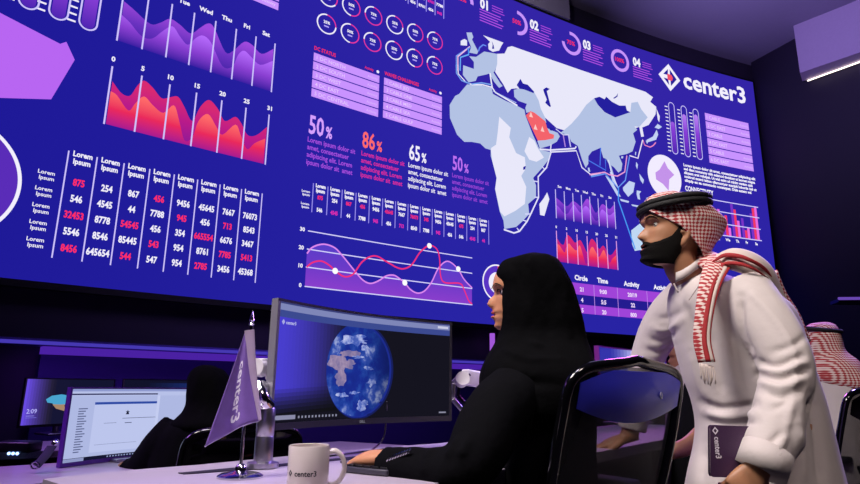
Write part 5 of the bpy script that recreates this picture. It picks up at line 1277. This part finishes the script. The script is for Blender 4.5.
# headscarf
def ghutra(M_, par, nm='headscarf'):
    b = MB(); NP, NT = 72, 30
    def zb(phi):
        a = abs(math.degrees(phi)); return interp(a, [0, 25, 49, 81, 108, 130, 155, 180], [.050, .044, .020, -.006, -.05, -.093, -.108, -.112])
    def rad(phi, z):
        a = abs(phi)/PI; base = .101-.010*math.sin(a*PI)**2
        back = max(0, -math.cos(phi))**1.5
        prof = math.sqrt(max(.0004, 1-max(0, (z-.03)/.093)**2.3)) if z > .03 else 1
        r_ = base*prof+back*interp(z, [-.115, -.06, -.02, .03, .07, .11, .13], [-.012, .020, .045, .062, .035, .006, 0])
        return r_
    for lay in (0, 1):
        for j in range(NT+1):
            t_ = j/NT
            for i in range(NP):
                phi = 2*PI*i/NP-PI; z0_ = .122; z = z0_+(zb(phi)-z0_)*(math.sin(t_*PI/2)**1.25)
                if j == 0: q_ = V(-.005, 0, .122)
                else:
                    r_ = rad(phi, z)*(1-.0)-(.004 if lay else 0)
                    wob = .0025*math.sin(phi*9+z*60)+.003*math.sin(phi*5-z*40)
                    q_ = V((r_+wob)*math.cos(phi)*1.03, (r_+wob)*math.sin(phi)*.92, z-(.003 if lay else 0))
                b.v.append(tuple(M_ @ q_))
    n = NP*(NT+1)
    for lay in (0, 1):
        for j in range(NT):
            for i in range(NP):
                q_ = [lay*n+j*NP+i, lay*n+j*NP+(i+1) % NP, lay*n+(j+1)*NP+(i+1) % NP, lay*n+(j+1)*NP+i]; b.f.append(q_[::-1] if lay == 0 else q_); b.mi.append(0)
    for i in range(NP): b.f.append([NT*NP+i, NT*NP+(i+1) % NP, n+NT*NP+(i+1) % NP, n+NT*NP+i]); b.mi.append(0)
    g = b.build(nm, M_CHECK, par, smooth=True)
    b = MB()
    for dz in (0, .0165):
        b.tube([M_ @ V(-.008+(.108-.08*dz)*math.cos(a), (.0985-.1*dz)*math.sin(a), .068-.020*math.cos(a)+dz) for a in lins(0, 2*PI, 40)[:-1]], .0108, 10, closed=True)
    b.build('agal', M_AGAL, par, smooth=True)
    return g
ghutra(MM, man)
def ribbon(name, pts, radii, m_, par, flat, n=14):
    b = MB(); b.tube(pts, radii, n, sub=6, flat=flat); return b.build(name, m_, par, smooth=True)
ribbon('scarf_wrap', [W(692, 250, 2.05), W(700, 256, 1.98), W(712, 262, 1.92), W(722, 268, 1.88)], [(.03, .016), (.04, .02), (.042, .02), (.04, .015)], M_CHECK, man, (1, 0, .4))
T1 = [W(724, 258, 1.90), W(714, 268, 1.85), W(706.5, 288, 1.815), W(702, 315, 1.80), W(700.5, 340, 1.795), W(705, 362, 1.79)]
ribbon('scarf_tail', T1, [(.040, .010), (.030, .009), (.023, .007), (.020, .006), (.020, .006), (.019, .005)], M_CHECK, man, (1, 0, 0))
ribbon('scarf_border', [p_+V(o, -.008, 0) for p_, o in zip(T1, (.020, .014, .012, .009, .007, .006))], [(.007, .003)]*6, M_RED, man, (1, 0, 0))
ribbon('scarf_border', [p_+V(o, -.007, .0) for p_, o in zip(T1, (.036, .030, .024, .019, .017, .016))], [(.007, .004)]*6, M_PLAIN, man, (1, 0, 0))
ribbon('scarf_border', [p_+V(o, -.006, .0) for p_, o in zip(T1, (.050, .043, .033, .026, .023, .022))], [(.005, .004)]*6, M_RED, man, (1, 0, 0))
b = MB()
for k in range(11):
    a = W(699.5+1.35*k, 363+.3*k, 1.787); b.tube([a, a+V(.003*math.sin(k*2.1), -.003, -.022), a+V(.006*math.sin(k*1.3), 0, -.045-.006*(k % 3))], .0017, 6, sub=2)
b.build('fringe', M_PLAIN, man, smooth=True)
T2 = [W(716, 262, 1.90), W(732, 259, 1.86), W(750, 264, 1.85), W(766, 274, 1.87), W(777, 292, 1.91), W(790, 318, 1.93), W(803, 346, 1.93), W(806, 368, 1.94)]
ribbon('scarf_end', T2, [(.03, .014), (.042, .022), (.046, .026), (.042, .022), (.034, .016), (.033, .014), (.034, .014), (.022, .010)], M_PLAIN, man, (.6, 0, .8), 20)
BR = [W(712, 262, 1.86), W(724, 255.5, 1.845), W(738, 256, 1.82), W(752, 261, 1.81), W(766, 270, 1.83), W(777, 287, 1.875)]
ribbon('scarf_border', BR, [(.002, .001), (.007, .004), (.007, .004), (.006, .004), (.005, .003), (.002, .001)], M_RED, man, (.4, 0, .9))
ribbon('scarf_border', [p_+V(.002, -.004, -.026) for p_ in BR[:5]], [(.002, .001), (.006, .004), (.006, .004), (.004, .003), (.001, .001)], M_RED, man, (.4, 0, .9))
ribbon('scarf_border', [W(774, 271, 1.90), W(783, 294, 1.915), W(796, 316, 1.92), W(808, 342, 1.92)], [(.011, .007), (.012, .008), (.014, .008), (.009, .006)], M_CHECK, man, (1, 0, .4))
# notebook in his hand
nb = W(709, 425, 1.735); yb = 1.735
note = empty('notebook', W(745, 478, yb), 'dark purple notebook with a small white mark, in the standing man\'s hand', 'notebook')
n0, n1_, n2_, n3_ = W(709, 425, yb), W(786, 427.5, yb), W(789, 486, yb), W(709.5, 476.5, yb)
n2_ = n1_+(n3_-n0)
def cover(y0, y1, ins, mt, nm):
    b = MB(); P = []
    cs = [n0+V(ins, 0, -ins), n1_+V(-ins, 0, -ins), n2_+V(-ins, 0, ins), n3_+V(ins, 0, ins)]; r_ = .008
    for i in range(4):
        a, c_, e_ = cs[i-1], cs[i], cs[(i+1) % 4]; u, v = (a-c_).normalized()*r_, (e_-c_).normalized()*r_
        for t_ in lins(0, 1, 4): P.append(c_+u*(1-t_)**2+v*t_**2)
    k = len(P)
    b.add([p_+V(0, y0, 0) for p_ in P]+[p_+V(0, y1, 0) for p_ in P], [list(range(k)), list(range(k, 2*k))[::-1]]+[[i, i+k, (i+1) % k+k, (i+1) % k] for i in range(k)])
    return b.build(nm, mt, note, smooth=30)
M_NOTE = mat('plum_leatherette', '#43294a', .45, bump=.15, bscale=500)
cover(-.008, -.0055, 0, M_NOTE, 'cover'); cover(.0055, .008, 0, M_NOTE, 'cover'); cover(-.0055, .0055, .004, mat('page_edges', '#c9c2b8', .8), 'pages')
vs, fs = text_geo('center3', .0155, 'L', .025); b = MB(); o = W(714.2, 436.5, yb)
b.add([o+V(y-.004, -.0086, -x*.86) for x, y in vs], fs)
dm = [(0, .0105), (-.0085, 0), (0, -.0105), (.0085, 0)]; di = [(x*.55, y*.55) for x, y in dm]; o2 = W(713.8, 430.5, yb)
b.add([o2+V(x, -.0086, y) for x, y in dm+di], [[k, (k+1) % 4, 4+(k+1) % 4, 4+k] for k in range(4)])
link('stamped_mark', b.mesh('m', False), mat('white_stamp', '#e8e0ec', .5), note, smooth=False)

# ---- people further back
def back_person(label, y, robe_rows, robe_m, head_c, head_fwd, skin, cover_rows=None, cover_m=None, cover_name='hijab', agal=None, arm=None, sleeve=None, vox=.012, base=(0, 0, 0)):
    r_ = empty('person', base, label, 'person')
    b = MB(); HM_ = frame(head_c, head_fwd, 0, .82 if cover_rows else .98); add_head(b, HM_)
    mid = robe_rows[2]; c_ = W((mid[1]+mid[2])/2, mid[0], mid[3])
    b.tube([HM_ @ V(-.02, 0, -.06), HM_ @ V(-.03, 0, -.13), c_], [.05, .05, .07], 14, sub=3)
    rr = [(py, a+(c2_-a)*.2, c2_-(c2_-a)*.2, yy, dp*.7) for py, a, c2_, yy, dp in robe_rows[1:]]
    b.loft(px_secs(rr), 18, 3)
    if arm: b.tube(arm[0], arm[1], 12, sub=4)
    b.build_remesh('body', skin, .007, r_, 2)
    b = MB(); b.loft(px_secs(robe_rows), 28, 4)
    if sleeve:
        for s_ in sleeve: b.tube(s_[0], s_[1], 16, sub=4)
    b.build_remesh('robe', robe_m, vox, r_, 4, folds([], .008, 8))
    if cover_rows:
        b = MB(); b.loft(px_secs(cover_rows), 32, 4); b.build_remesh(cover_name, cover_m, .008, r_, 3, folds([], .006, 14))
    if agal:
        b = MB(); b.tube(agal, .012, 10, closed=True, sub=3); b.build('agal', M_AGAL, r_, smooth=True)
    return r_, HM_
y_ = 2.85
back_person('woman in black hijab seen from behind, before the bright document monitor', y_, [(408, 196, 226, y_, .07), (416, 184, 238, y_, .12), (428, 166, 252, y_, .15), (448, 156, 262, y_, .16), (476, 150, 268, y_, .17), (520, 150, 268, y_, .18)], M_ABAYA, W(208, 391, y_), (-.6, .8), SKIN1,
            [(365.5, 202, 214, y_, .03), (369, 195, 222, y_, .07), (378, 189, 229, y_, .095), (392, 187, 232, y_, .105), (404, 187, 235, y_, .11), (413, 182, 242, y_, .13), (424, 172, 248, y_, .16), (432, 180, 240, y_, .14)], M_HIJAB,
            arm=([W(165, 440, y_), W(142, 466, y_+.05), W(122, 468, y_+.12)], [.035, .032, .03]), sleeve=[([W(178, 428, y_), W(158, 448, y_), W(140, 467, y_+.05), W(128, 471, y_+.10)], [.08, .075, .06, .052])], base=(-1.0, y_, LOW))
y_ = 3.3
back_person('seated man in red checked headscarf and white robe, behind the standing man', y_, [(352, 812, 832, y_, .07), (362, 806, 850, y_, .14), (376, 803, 862, y_, .17), (400, 806, 866, y_, .18), (440, 808, 868, y_, .18), (500, 808, 870, y_, .2)], M_THOBE, W(820, 341, y_), (-.6, .8), SKIN2,
            [(322.5, 814, 828, y_, .04), (326, 808, 834, y_, .08), (334, 804, 838, y_, .1), (345, 803, 840, y_, .11), (353, 804, 843, y_, .12), (361, 803, 852, y_, .155), (372, 801, 861, y_, .18), (384, 806, 866, y_, .19), (394, 822, 864, y_, .17)], M_CHECK, 'headscarf',
            agal=[W(820, 329.5, y_)+V(.094*math.cos(a), .094*math.sin(a), .016*math.sin(a-.5)) for a in lins(0, 2*PI, 12)[:-1]], base=(2.15, y_, 0))
y_ = 2.78
back_person('dark seated figure in black between the office chair and the standing man', y_, [(352, 706, 748, y_, .08), (360, 698, 756, y_, .14), (375, 690, 765, y_, .18), (400, 684, 772, y_, .19), (440, 678, 776, y_, .2), (500, 672, 780, y_, .2), (560, 668, 784, y_, .2)], M_ABAYA, W(728, 335, y_), (-.8, .6), SKIN2,
            [(308, 720, 734, y_, .03), (313, 712, 744, y_, .08), (325, 707, 750, y_, .1), (340, 706, 752, y_, .11), (352, 700, 756, y_, .13), (364, 698, 758, y_, .16), (374, 704, 754, y_, .15)], M_HIJAB,
            arm=([W(705, 432, y_-.2), W(688, 446, y_-.24), W(670, 452, y_-.24)], [.04, .035, .03]), base=(1.4, y_, 0))
y_ = 4.3
back_person('person in a pale robe in violet light, far behind the black-clothed figure', y_, [(364, 676, 690, y_, .06), (369, 673, 696, y_, .13), (380, 671, 700, y_, .16), (395, 669, 703, y_, .17), (420, 667, 705, y_, .18), (460, 667, 705, y_, .18)], M_THOBE, W(680.5, 357.5, y_), (-1, .1), SKIN2,
            [(345, 677, 685, y_, .03), (348, 673.5, 689, y_, .07), (353, 674.5, 692, y_, .085), (359, 679, 693, y_, .08), (364, 681, 692, y_, .06)], M_HAIR, 'hair', base=(1.8, y_, 0))

for o in COL.objects:
    if o.parent is None and 'category' in o:
        g = {'desk': 'control-room desks', 'chair': 'black office chairs', 'monitor': 'curved monitors', 'cable': 'cables on the near desk', 'monitor arm': 'monitor arms', 'person': 'people in the control room'}.get(o['category'])
        if g and 'group' not in o: o['group'] = g
